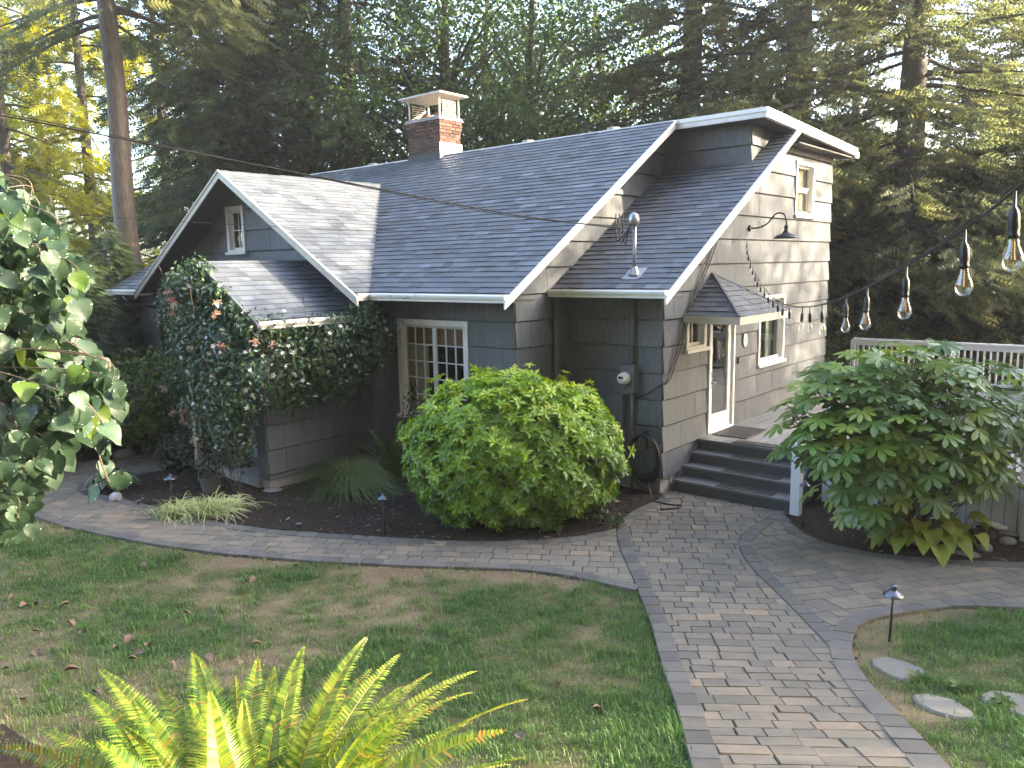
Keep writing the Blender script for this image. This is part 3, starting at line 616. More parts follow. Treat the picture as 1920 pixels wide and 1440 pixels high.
# needles and small leaves lying on the roofs
LITTER = mat_ramp0('roof_litter', [(0, (0.10, 0.06, 0.03)), (0.7, (0.22, 0.14, 0.07)), (1, (0.40, 0.34, 0.16))])
def litter(parent, O, u, v, poly, n, bias=None):
    n_ = np.cross(u, v); us = [q[0] for q in poly]; vs = [q[1] for q in poly]; a = rng.uniform(min(us), max(us), n); b = rng.uniform(min(vs), max(vs), n); k = inside(a, b, poly)
    if bias is not None: k &= rng.random(n) < bias(a, b)
    a, b = a[k], b[k]; P = np.array(O)[None, :] + u[None, :] * a[:, None] + v[None, :] * b[:, None] + n_[None, :] * 0.028; m_ = len(P)
    if not m_: return
    ax = rng.normal(size=(m_, 1)) * u[None, :] + rng.normal(size=(m_, 1)) * v[None, :]; big_ = rng.random(m_) < 0.12
    TV = np.array([[-0.16, -1, 0], [0.16, -1, 0], [0.16, 1, 0.05], [-0.16, 1, 0.05]]); V, F, t = scatter(TV, [np.array([[0, 1, 2, 3]])], P, ax, np.tile(n_, (m_, 1)) + rng.normal(size=(m_, 3)) * 0.15, np.where(big_, 0.035, 0.018))
    link('roof_litter', mesh_np('roof_litter', V, F, t), parent, LITTER, kind='stuff')
c_, s_ = slope_v(SM); litter(main_roof, (-14.6, YME, ZME), X, np.array([0, c_, s_]), [(10.2, 0), (14.6 + XMR, 0), (14.6 + XMR, 5.4), (6.5, 5.4)], 900)
c_, s_ = slope_v(SR); litter(main_roof, (XM, YE, ZE), X, np.array([0, c_, s_]), [(0.02, 0), (2.1, 0), (2.1, 3.9), (0.02, 3.9)], 420)
c_, s_ = slope_v(SG); litter(main_roof, (GX + GW, GY, ZME), Y, np.array([-c_, 0, s_]), [(0, 0), (YME - GY, 0), (yv - GY, GW / c_), (0, GW / c_)], 380, lambda a, b: 0.2 + 0.8 * np.exp(-((a - 0.35 - 0.88 * b * 0.93) / 0.35) ** 2))
for A_, B_, n_ in ((LF_, RF_, 520), (LW, LF_, 160)):
    u_ = (B_ - A_) / np.linalg.norm(B_ - A_); t_ = CA - A_; v_ = t_ - u_ * (t_ @ u_); l_ = np.linalg.norm(v_); litter(main_roof, A_, u_, v_ / l_, [(0, 0), (np.linalg.norm(B_ - A_), 0), (t_ @ u_, l_)], n_)
# things fixed to the house
# -- service mast
mast = thing('service_mast', 'galvanised electric service mast standing through the low roof', 'mast', (-0.43, -0.12, 3.40))
m = MB(); m.tube([(-0.43, -0.12, 3.30), (-0.43, -0.12, 4.17)], 0.028, 12); m.build('mast_pipe', METALG, mast, smooth=True)
zr = lambda y: ZE + SR * (y - YE)
m = MB(); m.slab([np.array((-0.63, y, zr(y) + 0.018)) if 0 else np.array((x, y, zr(y) + 0.018)) for x, y in ((-0.58, -0.26), (-0.28, -0.26), (-0.28, 0.02), (-0.58, 0.02))], [np.array((x, y, zr(y) + 0.026)) for x, y in ((-0.58, -0.26), (-0.28, -0.26), (-0.28, 0.02), (-0.58, 0.02))]); m.lathe([(0.09, 0.0), (0.045, 0.12)], (-0.43, -0.12, 3.40), 12); m.build('flashing_plate', METALG, mast)
m = MB(); m.lathe([(0.04, 4.13), (0.075, 4.15), (0.085, 4.22), (0.07, 4.29), (0.03, 4.325), (0.0, 4.33)], (-0.43, -0.14, 0), 14); m.build('weatherhead', METALG, mast, smooth=True)
for k in range(3):
    a = -0.49 - 0.06 * k; m = MB(); m.tube([(-0.43, -0.2, 4.17), (-0.47 - 0.02 * k, -0.24, 4.02), (a - 0.02, -0.24, 3.86 + 0.03 * k), (a - 0.08, -0.22, 3.92), (a - 0.10, -0.2, 4.15), (a - 0.10, -0.2, 4.32)], 0.010, 6); m.build('wire_loop', RUBBER, mast, smooth=True)
m = MB(); m.tube([(-0.43, -0.18, 4.05), (-0.62, -0.2, 4.08)], 0.012, 6); m.build('insulator_arm', METALG, mast)
# -- meter, conduit, boxes on the front wall of the right block
mt = thing('electric_meter', 'round glass electric meter on grey box beside the wall corner', 'meter', (-0.53, -0.05, 1.6))
m = MB(); m.box(-0.66, -0.40, -0.16, -0.03, 1.58, 2.02); m.build('meter_box', PIPEG, mt)
m = MB(); vs = []; fs = []; nn = 20; prof = [(0.098, 0), (0.098, 0.03), (0.088, 0.045), (0.088, 0.10), (0.06, 0.125), (0.0, 0.13)]
for (r_, h_) in prof:
    for k in range(nn): an = 2 * pi * k / nn; vs.append((-0.56 + r_ * cos(an), -0.16 - h_, 1.81 + r_ * sin(an)))
for i in range(len(prof) - 1):
    for k in range(nn): a, b = i * nn + k, i * nn + (k + 1) % nn; fs.append((a, b, b + nn, a + nn))
m.add(vs, fs); m.build('meter_glass', CERAM, mt, smooth=True)
MB().box(-0.60, -0.52, -0.294, -0.289, 1.81, 1.85).build('meter_display', BLACKM, mt)
m = MB(); m.tube([(-0.48, -0.08, 2.02), (-0.48, -0.08, 3.06)], 0.034, 10); m.tube([(-0.48, -0.08, 1.58), (-0.48, -0.08, 0.75)], 0.038, 10); m.tube([(-0.48, -0.08, 0.75), (-0.48, -0.08, 0.05)], 0.03, 10); m.build('conduit', PIPEG, mt, smooth=True)
ub = thing('utility_box', 'grey utility box below the meter, half behind the bush', 'utility box', (-0.75, -0.05, 1.0))
m = MB(); m.box(-0.88, -0.63, -0.13, -0.03, 1.05, 1.52); m.build('box_body', PIPEG, ub); MB().box(-0.89, -0.62, -0.145, -0.131, 1.28, 1.53).build('box_cover', PIPEG, ub); MB().box(-0.68, -0.60, -0.11, -0.03, 0.82, 0.96).build('junction_box', PIPEG, ub)
# -- hose on its hook
hs = thing('garden_hose', 'black garden hose coiled on a wall hook beside the steps', 'hose', (-0.2, -0.12, 0.1))
m = MB(); m.box(-0.27, -0.20, -0.10, -0.03, 0.88, 1.0); m.box(-0.255, -0.215, -0.05, -0.03, 0.70, 0.88); m.build('hose_hook', BLACKM, hs)
r_ = random.Random(5)
m = MB(); pts = []; hr = math.radians(4)
for k in range(15 * 26):
    an = 2 * pi * k / 26; lp = k // 26; R = 0.36 + 0.04 * sin(lp * 2.1); drop = 0.05 * sin(lp * 1.3) - 0.02
    pts.append((-0.235 + (0.25 + 0.022 * sin(lp * 1.7)) * sin(an), -0.07 - 0.012 * (lp % 8) - 0.01 * cos(an), 0.94 - R + R * cos(an) + (drop if cos(an) < 0 else 0)))
m.tube(pts, 0.011, 6); m.build('hose_coil', RUBBER, hs, smooth=True)
pts = [(-0.16, -0.1, 0.26), (0.0, -0.3, 0.02), (0.2, -0.42, 0.018), (0.42, -0.42, 0.018), (0.55, -0.36, 0.018), (0.56, -0.50, 0.018), (0.44, -0.66, 0.018)]
def smooth_path(P, n=6):
    P = [np.array(q, float) for q in P]; out = []
    for i in range(len(P) - 1):
        p0, p1, p2, p3 = P[max(i - 1, 0)], P[i], P[i + 1], P[min(i + 2, len(P) - 1)]
        for k in range(n):
            t = k / n; out.append(0.5 * ((2 * p1) + (-p0 + p2) * t + (2 * p0 - 5 * p1 + 4 * p2 - p3) * t * t + (-p0 + 3 * p1 - 3 * p2 + p3) * t ** 3))
    return out + [P[-1]]
m = MB(); m.tube(smooth_path(pts), 0.013, 6); m.tube([(0.44, -0.66, 0.018), (0.40, -0.72, 0.018)], 0.016, 6); m.build('hose_end', RUBBER, hs, smooth=True)
# -- gooseneck wall lamp
gl = thing('gooseneck_lamp', 'black gooseneck barn lamp on the weathered side wall', 'wall lamp', (0.03, 2.98, 4.15))
q = np.array([0.03, 2.98, 4.15]); m = MB(); m.tube([q, q + X * 0.03], 0.055, 14); m.build('wall_plate', BLACKM, gl)
m = MB(); m.tube(smooth_path([q + X * 0.02, q + np.array([0.16, 0.0, 0.0]), q + np.array([0.32, 0.0, 0.07]), q + np.array([0.46, 0.0, 0.22]), q + np.array([0.60, 0, 0.21]), q + np.array([0.65, 0, 0.08]), q + np.array([0.65, 0, 0.0])]), 0.014, 8); m.build('lamp_arm', BLACKM, gl, smooth=True)
m = MB(); m.lathe([(0.03, 0.02), (0.035, -0.02), (0.032, -0.06), (0.06, -0.10), (0.075, -0.115), (0.16, -0.15), (0.205, -0.185), (0.208, -0.20), (0.195, -0.19), (0.06, -0.13)], (q[0] + 0.65, q[1], q[2]), 28); m.build('lamp_shade', BLACKM, gl, smooth=True)
# -- oval plaque, doorbell camera
pl = thing('wall_plaque', 'small oval white ceramic plaque between door and window', 'plaque', (0.03, 2.9, 2.17))
m = MB(); vs = []; nn = 24
for (k_, dx) in ((1.0, 0.004), (1.0, 0.016), (0.78, 0.022), (0.70, 0.017)):
    for k in range(nn): an = 2 * pi * k / nn; vs.append((0.026 + dx, 2.9 + 0.085 * k_ * cos(an), 2.17 + 0.125 * k_ * sin(an)))
fs = [(i * nn + k, i * nn + (k + 1) % nn, (i + 1) * nn + (k + 1) % nn, (i + 1) * nn + k) for i in range(3) for k in range(nn)]; m.add(vs, fs + [tuple(range(3 * nn, 4 * nn))]); m.build('plaque_rim', CERAM, pl)
m = MB(); vs = [(0.046, 2.9 + 0.035 * cos(2 * pi * k / 12), 2.17 + 0.05 * sin(2 * pi * k / 12)) for k in range(12)]; m.add(vs, [tuple(range(12))]); m.build('plaque_motif', METALG, pl)
db = MB(); db.box(0.028, 0.062, 2.585, 2.625, 1.78, 1.89); o = db.build('doorbell', BLACKM); o['label'] = 'small black doorbell on the wall right of the door frame'; o['category'] = 'doorbell'
# -- chain looped down the wall
ct = thing('hanging_chain', 'dark double chain draped from the wall down to the meter', 'chain', (0.05, 1.595, 3.945))
path = smooth_path([(0.05, 1.595, 3.945), (0.06, 1.30, 3.55), (0.06, 0.95, 3.15), (0.07, 0.62, 2.74), (0.06, 0.42, 2.35), (0.05, 0.22, 2.02), (0.05, 0.03, 1.78), (-0.05, -0.06, 1.70), (-0.22, -0.06, 1.58), (-0.42, -0.10, 1.50)], 12)
def chain(path, off, nm):
    P = np.array(path); d = np.r_[0, np.cumsum(np.linalg.norm(np.diff(P, axis=0), axis=1))]; n_ = int(d[-1] / 0.036); m = MB()
    for k in range(n_):
        s0 = d[-1] * (k + 0.5) / n_; c = np.array([np.interp(s0, d, P[:, j]) for j in range(3)]) + off; c2 = np.array([np.interp(min(s0 + 0.02, d[-1]), d, P[:, j]) for j in range(3)]) + off
        t = c2 - c; t /= np.linalg.norm(t) + 1e-9; e = np.cross(t, X if k % 2 else np.array([0.2, 0.9, 0.3])); e /= np.linalg.norm(e)
        m.tube([c + t * 0.025 * cos(a) + e * 0.012 * sin(a) for a in np.linspace(0, 2 * pi, 9)], 0.0045, 4, cap=False)
    m.build(nm, STEM, ct)
chain(path, np.array([0, 0, 0.0]), 'chain_strand'); chain(path, np.array([0.02, 0.055, 0.012]), 'chain_strand')
# ================================================================== ground, lawn, beds, paving
def gxy(pts): return [tuple(on_ground(*p)[:2]) for p in pts]
A_PX = [(1240, 934), (1197, 953), (1166, 974), (1156, 1001), (1163, 1030), (1178, 1065), (1191, 1094), (1219, 1166), (1240, 1245), (1267, 1325), (1296, 1437), (1318, 1520)]
B_PX = [(1468, 958), (1431, 974), (1399, 996), (1386, 1012), (1389, 1033), (1410, 1065), (1452, 1107), (1495, 1150), (1545, 1203), (1562, 1226)]
B2_PX = [(1569, 1240), (1601, 1282), (1654, 1352), (1697, 1410), (1760, 1490)]
C_PX = [(2900, 1190), (2400, 1160), (2000, 1144), (1920, 1141), (1803, 1136), (1729, 1144), (1654, 1155), (1612, 1171), (1600, 1197), (1601, 1229), (1633, 1282), (1686, 1336), (1739, 1394), (1782, 1437), (1850, 1510)]
E_PX = [(1474, 966), (1495, 990), (1537, 1014), (1617, 1033), (1697, 1043), (1803, 1051), (1920, 1055), (2000, 1056), (2400, 1062), (2900, 1075)]
F_PX_ = [(1156, 990), (1077, 1007), (984, 1013), (890, 1015), (765, 1010), (650, 1002), (521, 994), (417, 980), (333, 961), (250, 940), (190, 927), (165, 916), (170, 905), (200, 900), (248, 893), (312, 881)]
G_PX = [(1190, 1107), (1077, 1082), (984, 1069), (890, 1065), (765, 1061), (640, 1055), (583, 1052), (417, 1038), (292, 1021), (188, 1002), (104, 982), (42, 959), (0, 938), (-80, 905)]
H_PX = [(312, 846), (227, 858), (125, 869), (0, 880), (-90, 886)]
def resample(P, n):
    P = [np.array(q, float) for q in P]; P = smooth_path(P, 10); P = np.array([q[:2] for q in P]); d = np.r_[0, np.cumsum(np.hypot(*np.diff(P, axis=0).T))]
    s = np.linspace(0, d[-1], n); return np.stack([np.interp(s, d, P[:, 0]), np.interp(s, d, P[:, 1])], 1), d[-1]
CUR = {k: resample(gxy(v), 160 if k == 'C' else 80)[0] for k, v in dict(A=A_PX, B=B_PX, B2=B2_PX, C=C_PX, E=E_PX, F=F_PX_, G=G_PX, H=H_PX).items()}
def L(k): return [tuple(q) for q in CUR[k]]
stepY = 0.30
reg_main = L('A') + L('B2')[::-1] + L('B')[::-1] + [(1.9, stepY), (0.0, stepY)]
def near(k, U, V): q = np.array(on_ground(U, V)[:2]); return int(np.argmin(np.hypot(*(CUR[k] - q).T)))
reg_left = L('G') + L('H')[::-1] + L('F')[::-1] + L('A')[near('A', 1156, 1001):near('A', 1191, 1094)]
reg_rightfix = L('B') + L('C')[:near('C', 1600, 1212)][::-1] + L('E')[::-1]
path = link('path', mesh_np('path', *(lambda polys: (np.concatenate([np.c_[np.array(p), ground_h(np.array(p)[:, 0], np.array(p)[:, 1]) - 0.02] for p in polys]),
      [np.arange(a, b)[None, :] for a, b in zip(np.cumsum([0] + [len(p) for p in polys])[:-1], np.cumsum([len(p) for p in polys]))]))([reg_main, reg_rightfix, reg_left])), None, SAND)
path['kind'] = 'structure'; path['label'] = 'curving tan block-paved garden path with charcoal border'
# triangulate the joint bed properly
import bmesh
bm = bmesh.new(); bm.from_mesh(path.data); bmesh.ops.triangulate(bm, faces=bm.faces[:], ngon_method='EAR_CLIP')
bmesh.ops.recalc_face_normals(bm, faces=bm.faces[:])
for _ in range(2): bmesh.ops.subdivide_edges(bm, edges=[e for e in bm.edges if e.calc_length() > 0.9], cuts=2, use_grid_fill=False); bmesh.ops.triangulate(bm, faces=bm.faces[:])
for v in bm.verts: v.co.z = float(ground_h(v.co.x, v.co.y)) - 0.022
bm.to_mesh(path.data); bm.free()
PV = []
def paver(poly, tint, jz, up=0.0):
    if area(poly) < 0: poly = poly[::-1]
    if area(poly) < 0.0025: return None
    a = inset(poly, 0.0026); b = inset(poly, 0.0072)
    if area(b) < 0.001 or area(a) <= area(b): return None
    c = np.mean(np.array(poly), 0); g = lambda q, z: np.array((q[0], q[1], float(ground_h(q[0], q[1])) + z))
    tx, ty = random.gauss(0, 0.012), random.gauss(0, 0.012)
    tl = lambda q: jz + up + tx * (q[0] - c[0]) + ty * (q[1] - c[1])
    n = len(a); vs = [g(q, -0.05) for q in a] + [g(q, -0.010 + tl(q)) for q in a] + [g(q, tl(q)) for q in b]
    fs = [(i, (i + 1) % n, n + (i + 1) % n, n + i) for i in range(n)] + [(n + i, n + (i + 1) % n, 2 * n + (i + 1) % n, 2 * n + i) for i in range(n)] + [tuple(range(2 * n, 3 * n))]
    return vs, fs, tint, c
WET = on_ground(1298, 968)
def field(reg, ang, seed, w=0.178):
    r = random.Random(seed); ca, sa = cos(ang), sin(ang); loc = [(q[0] * ca + q[1] * sa, -q[0] * sa + q[1] * ca) for q in reg]
    us = [q[0] for q in loc]; vs = [q[1] for q in loc]; b = min(vs)
    while b < max(vs):
        hgt = r.choice((0.165, 0.178, 0.178, 0.20))
        a = min(us) - r.random() * 0.3
        while a < max(us):
            l = r.choice((0.178, 0.178, 0.245, 0.245, 0.30)); j = lambda: r.uniform(-0.004, 0.004)
            k_ = lambda: r.uniform(0.004, 0.013); x0_, x1_, y0_, y1_ = a + j(), a + l + j(), b + j(), b + hgt + j()
            rect = [(x0_ + k_(), y0_), (x1_ - k_(), y0_), (x1_, y0_ + k_()), (x1_, y1_ - k_()), (x1_ - k_(), y1_), (x0_ + k_(), y1_), (x0_, y1_ - k_()), (x0_, y0_ + k_())]
            c = clip(loc, rect); a += l
            if len(c) < 3 or abs(area(c)) < 0.003: continue
            wpoly = [(q[0] * ca - q[1] * sa, q[0] * sa + q[1] * ca) for q in c]
            t = min(1, max(0, r.gauss(0.42, 0.25)))
            if np.hypot(wpoly[0][0] - WET[0], (wpoly[0][1] - WET[1]) * 1.4) < 0.30 + 0.12 * r.random(): t = -0.4
            p = paver(wpoly, t, r.gauss(0, 0.0025))
            if p: PV.append(p)
        b += hgt
dirm = np.array(on_ground(1480, 1380)[:2]) - np.array(on_ground(1290, 1000)[:2])
field(reg_main, math.atan2(dirm[1], dirm[0]) + pi / 2, 1)
dirl = np.array(on_ground(1000, 1040)[:2]) - np.array(on_ground(600, 1028)[:2]); field(reg_left, math.atan2(dirl[1], dirl[0]), 2)
dirr = np.array(on_ground(1850, 1110)[:2]) - np.array(on_ground(1550, 1090)[:2]); field(reg_rightfix, math.atan2(dirr[1], dirr[0]) + 0.5, 3)
BP = []
def border(curve, side, w=0.175, step=0.26, cut=(0, 400), seed=0):
    r = random.Random(seed); P = curve[cut[0]:cut[1]]; d = np.r_[0, np.cumsum(np.hypot(*np.diff(P, axis=0).T))]; n = max(2, int(d[-1] / step))
    s = np.linspace(0, d[-1], n + 1); Q = np.stack([np.interp(s, d, P[:, 0]), np.interp(s, d, P[:, 1])], 1)
    T = np.gradient(Q, axis=0); T = T / np.hypot(*T.T)[:, None]; Nn = np.stack([-T[:, 1], T[:, 0]], 1) * side; R = Q + Nn * w
    for i in range(n):
        p = paver([tuple(Q[i]), tuple(Q[i + 1]), tuple(R[i + 1]), tuple(R[i])], r.random(), r.uniform(-0.002, 0.003), 0.007)
        if p: BP.append(p)
border(CUR['A'], 1, seed=1); border(CUR['B'], 1, cut=(3, 79), seed=2); border(CUR['C'], -1, w=0.19, seed=3)
border(CUR['E'], -1, seed=4); border(CUR['F'], 1, cut=(2, 80), seed=5); border(CUR['G'], -1, seed=6)
def view_score(c): return np.linalg.norm(np.array((c[0], c[1], 0)) - CAM)
def in_view(c):
    d = np.array((c[0], c[1], float(ground_h(*c)))) - CAM; z = d @ FWD
    if z < 0.5: return False
    u_, v_ = 960 + F_PX * (d @ RGT) / z, 720 - F_PX * (d @ UPV) / z; return -20 < u_ < 1940 and v_ < 1470
for lst, nm, fieldnm, mat in ((PV, 'paver', 'paver_field', PAVE), (BP, 'border_paver', 'border_paver_row', PAVEB)):
    vis = sorted([p for p in lst if in_view(p[3])], key=lambda p: view_score(p[3])); far = vis[300:] + [p for p in lst if not in_view(p[3])]
    for vs, fs, t, c in vis[:300]: MB().add(vs, fs, t).build(nm, mat, path)
    mb = MB()
    for vs, fs, t, c in far: mb.add(vs, fs, t)
    if mb.v: mb.build(fieldnm, mat, path, kind='stuff')

# ---- terrain, lawn, beds
def grid_mesh(name, x0, x1, y0, y1, st, keep=None, zoff=0.0, rel=None, tintf=None):
    xs = np.arange(x0, x1 + st / 2, st); ys = np.arange(y0, y1 + st / 2, st); gx, gy = np.meshgrid(xs, ys); nx, ny = len(xs), len(ys)
    z = ground_h(gx, gy) + zoff
    if rel is not None: z = z + rel(gx, gy)
    V = np.stack([gx.ravel(), gy.ravel(), z.ravel()], 1); i = np.arange(nx * ny).reshape(ny, nx)
    F = np.stack([i[:-1, :-1].ravel(), i[:-1, 1:].ravel(), i[1:, 1:].ravel(), i[1:, :-1].ravel()], 1)
    if keep is not None:
        c = V[F].mean(1); F = F[keep(c[:, 0], c[:, 1])]; u, inv = np.unique(F, return_inverse=True); V = V[u]; F = inv.reshape(F.shape)
    return mesh_np(name, V, [F], None if tintf is None else tintf(V[:, 0], V[:, 1]), smooth=True)
def dryness(x, y):
    d = -0.03 + 0.50 * vnoise(x * 1.1 + 3, y * 1.1 + 1, 1) + 0.34 * vnoise(x * 3.1, y * 3.1, 2) + 0.28 * vnoise(x * 8, y * 8, 3)
    g = CUR['G']; a = CUR['A']
    dg = np.min(np.hypot(x[..., None] - g[None, 5:60:3, 0], y[..., None] - g[None, 5:60:3, 1]), -1); d = d + 0.25 * np.exp(-(dg / 0.35) ** 2) * (vnoise(x * 1.3, y * 1.3, 8) > 0.35)
    da = np.min(np.hypot(x[..., None] - a[None, 45:80:2, 0], y[..., None] - a[None, 45:80:2, 1]), -1); d = d - 0.42 * np.exp(-(da / 0.55) ** 2)
    ic = near('C', 1803, 1136); c = CUR['C'][ic:ic + 60:2]; dc = np.min(np.hypot(x[..., None] - c[None, :, 0], y[..., None] - c[None, :, 1]), -1); d = d + 0.40 * np.exp(-(dc / 0.32) ** 2)
    d = d - 0.12 * (x > 3.6)
    return np.clip(0.46 + (d - 0.5) * 1.15, 0, 1)
big = grid_mesh('ground', -90, 90, -60, 120, 3.0, zoff=-0.14, rel=lambda x, y: -0.6 * np.clip((np.hypot(x - 5.9, y + 10.4) < 8) * 0.5, 0, 1) * 0); g_ = link('ground', big, None, GROUND); g_['kind'] = 'structure'
xs = [q[0] for q in reg_left] + [q[0] for q in reg_main]
lawnL = L('G')[::-1] + L('A')[near('A', 1191, 1094):] + [(5.2, -9.6), (1.0, -11.5), (-9.0, -10.5), (L('G')[-1][0] - 1.5, L('G')[-1][1] - 0.5)]
lawnR = L('C')[::-1] + [(11.5, -3.0), (11.0, -8.5), (5.4, -8.6)]
ang_keep = lambda poly: (lambda x, y: inside(x, y, poly))
for nm, poly, lab in (('lawn', lawnL, 'patchy green and straw lawn below the bed'), ('lawn', lawnR, 'lawn with stepping stones right of path')):
    px_ = [q[0] for q in poly]; py_ = [q[1] for q in poly]
    me = grid_mesh(nm, min(px_), max(px_), min(py_), max(py_), 0.06, ang_keep(poly), -0.028, lambda x, y: 0.014 * (vnoise(x * 5, y * 5, 4) - 0.5), dryness)
    o = link(nm, me, None, LAWN); o['kind'] = 'structure'; o['label'] = lab
bedL = L('F') + [(-9.2, -3.0), (-9.0, -1.2), (-3.0, -1.2), (-1.0, 0.2), (0.0, 0.1), L('A')[0], L('A')[8], L('A')[16]]
bedR = L('E') + [(12.5, 3.0), (9.0, 1.2), (2.06, 1.2), (2.06, 0.30)]
bedFar = L('H') + [(-22, -3), (-20, 4), (-14, 2), (-9.5, -1.0)]
lawn_far = None
bedN = gxy([(-120, 1345), (10, 1368), (80, 1410), (200, 1475), (700, 1510), (1000, 1560)]) + [(6.2, -9.2), (6.5, -13), (-1, -13)]
for poly, lab, zo in ((bedL, 'dark bark mulch bed in front of the cottage', -0.018), (bedR, 'dark mulch bed under the big-leaved shrub', -0.018), (bedFar, 'shaded mulch bed beyond the far path', -0.03), (bedN, 'dark soil bank under the foreground fern', 0.0)):
    px_ = [q[0] for q in poly]; py_ = [q[1] for q in poly]; mu = 0.07 if poly is bedL else 0.05
    me = grid_mesh('garden_bed', min(px_), max(px_), min(py_), max(py_), 0.08, ang_keep(poly), zo, lambda x, y: 0.03 * vnoise(x * 3, y * 3, 5) + 0.012 * vnoise(x * 11, y * 11, 6))
    o = link('garden_bed', me, None, MULCH); o['kind'] = 'structure'; o['label'] = lab
    n = 5200 if poly is bedL else (2600 if poly is bedR else (1200 if poly is bedFar else 1500))
    P = np.stack([rng.uniform(min(px_), max(px_), n * 3), rng.uniform(min(py_), max(py_), n * 3)], 1); P = P[inside(P[:, 0], P[:, 1], poly)][:n]
    z = ground_h(P[:, 0], P[:, 1]) + zo + 0.03 * vnoise(P[:, 0] * 3, P[:, 1] * 3, 5) + 0.012
    TV = np.array([[-0.5, -1, 0], [0.5, -1, 0.1], [0.45, 1, 0.15], [-0.45, 1, 0]]) * np.array([0.45, 1, 1]); TF = [np.array([[0, 1, 2, 3]])]
    ax = np.c_[rng.normal(size=(len(P), 2)), rng.normal(size=len(P)) * 0.25]; up = np.c_[rng.normal(size=(len(P), 2)) * 0.4, np.ones(len(P))]
    V, Fs, t = scatter(TV, TF, np.c_[P, z], ax, up, np.where(rng.random(len(P)) < 0.12, rng.uniform(0.03, 0.055, len(P)), rng.uniform(0.010, 0.028, len(P))), rng.random(len(P)) ** 0.8)
    link('mulch_chips', mesh_np('mulch_chips', V, Fs, t), o, CHIP, kind='stuff')
# ---- grass
def mat_grass():
    m, n, o = newmat('grass_blade'); t = attr(n, 'tint')
    c = ramp(n, t, [(0.0, (0.070, 0.150, 0.032)), (0.30, (0.125, 0.205, 0.054)), (0.5, (0.185, 0.220, 0.078)), (0.68, (0.28, 0.252, 0.122)), (1.0, (0.40, 0.325, 0.195))])
    p = N(n, 'ShaderNodeBsdfPrincipled'); n.links.new(c, p.inputs['Base Color']); p.inputs['Roughness'].default_value = 0.5; p.inputs['Specular IOR Level'].default_value = 0.3
    tr = N(n, 'ShaderNodeBsdfTranslucent'); n.links.new(c, tr.inputs[0]); mx = N(n, 'ShaderNodeMixShader'); mx.inputs[0].default_value = 0.3
    n.links.new(p.outputs[0], mx.inputs[1]); n.links.new(tr.outputs[0], mx.inputs[2]); n.links.new(mx.outputs[0], o.inputs[0]); return m
GRASS = mat_grass()
def grass(poly, n, lab, parentless=True):
    px_ = [q[0] for q in poly]; py_ = [q[1] for q in poly]
    P = np.stack([rng.uniform(min(px_), max(px_), n), rng.uniform(min(py_), max(py_), n)], 1); P = P[inside(P[:, 0], P[:, 1], poly)]
    d = np.c_[P, ground_h(P[:, 0], P[:, 1])] - CAM; zc = d @ FWD; uu = d @ RGT / zc; P = P[(zc > 1) & (np.abs(uu) < 0.85)]
    for q in STONES: P = P[~inside(P[:, 0], P[:, 1], inset(q if area(q) > 0 else q[::-1], 0.045))]
    P = P + rng.normal(size=P.shape) * 0.022
    dr = dryness(P[:, 0], P[:, 1]); kp = rng.random(len(P)) < np.clip(1.3 - 0.9 * dr, 0.42, 1); P = P[kp]; dr = dr[kp]; n = len(P)
    tuft = vnoise(P[:, 0] * 9, P[:, 1] * 9, 9); hgt = (0.018 + 0.034 * np.clip(0.75 - dr, 0, 1) + 0.055 * np.clip((tuft - 0.62) * 5, 0, 1)) * rng.uniform(0.5, 1.45, n) * np.where(rng.random(n) < 0.03, 1.9, 1.0)
    an = rng.uniform(0, 2 * pi, n); lean = rng.uniform(0.15, 0.9, n); w = rng.uniform(0.0018, 0.0040, n)
    b = np.c_[P, ground_h(P[:, 0], P[:, 1]) - 0.028 - 0.004]; dirv = np.c_[np.cos(an), np.sin(an), np.zeros(n)]; sid = np.c_[-np.sin(an), np.cos(an), np.zeros(n)] * w[:, None]
    up = np.array([0, 0, 1.0]); m1 = b + up * (hgt * 0.62 + 0.004)[:, None] + dirv * (hgt * lean * 0.28)[:, None]; t1 = b + up * (hgt * (1 - 0.25 * lean))[:, None] + dirv * (hgt * lean * 0.9)[:, None]
    V = np.stack([b - sid, b + sid, m1 + sid * 0.8, m1 - sid * 0.8, t1], 1).reshape(-1, 3); k = np.arange(n) * 5
    Fq = np.stack([k, k + 1, k + 2, k + 3], 1); Ft = np.stack([k + 3, k + 2, k + 4], 1)
    tint = np.clip(dr * 0.85 - 0.08 + rng.normal(0, 0.12, n) - 0.15 * (tuft > 0.72), 0, 1)
    return link('grass', mesh_np('grass', V, [Fq, Ft], np.repeat(tint, 5)), None, GRASS, kind='stuff', label=lab, category='grass')
STONES = []
def stone_poly(pxs): return [tuple(on_ground(*p)[:2]) for p in pxs]
ST_PX = [([(1632, 1232), (1660, 1228), (1700, 1238), (1732, 1252), (1734, 1266), (1690, 1272), (1655, 1256), (1636, 1244)], 'flat flagstone set in the lawn beside the path light'),
         ([(1710, 1300), (1740, 1296), (1790, 1308), (1822, 1328), (1832, 1344), (1790, 1342), (1748, 1330), (1718, 1314)], 'flat flagstone with a slanting edge between two others'),
         ([(1838, 1298), (1860, 1292), (1910, 1296), (1960, 1310), (1980, 1335), (1920, 1340), (1880, 1322), (1845, 1312)], 'cracked flagstone with weeds growing at its edge')]
for pxs, lab in ST_PX: STONES.append(stone_poly(pxs))
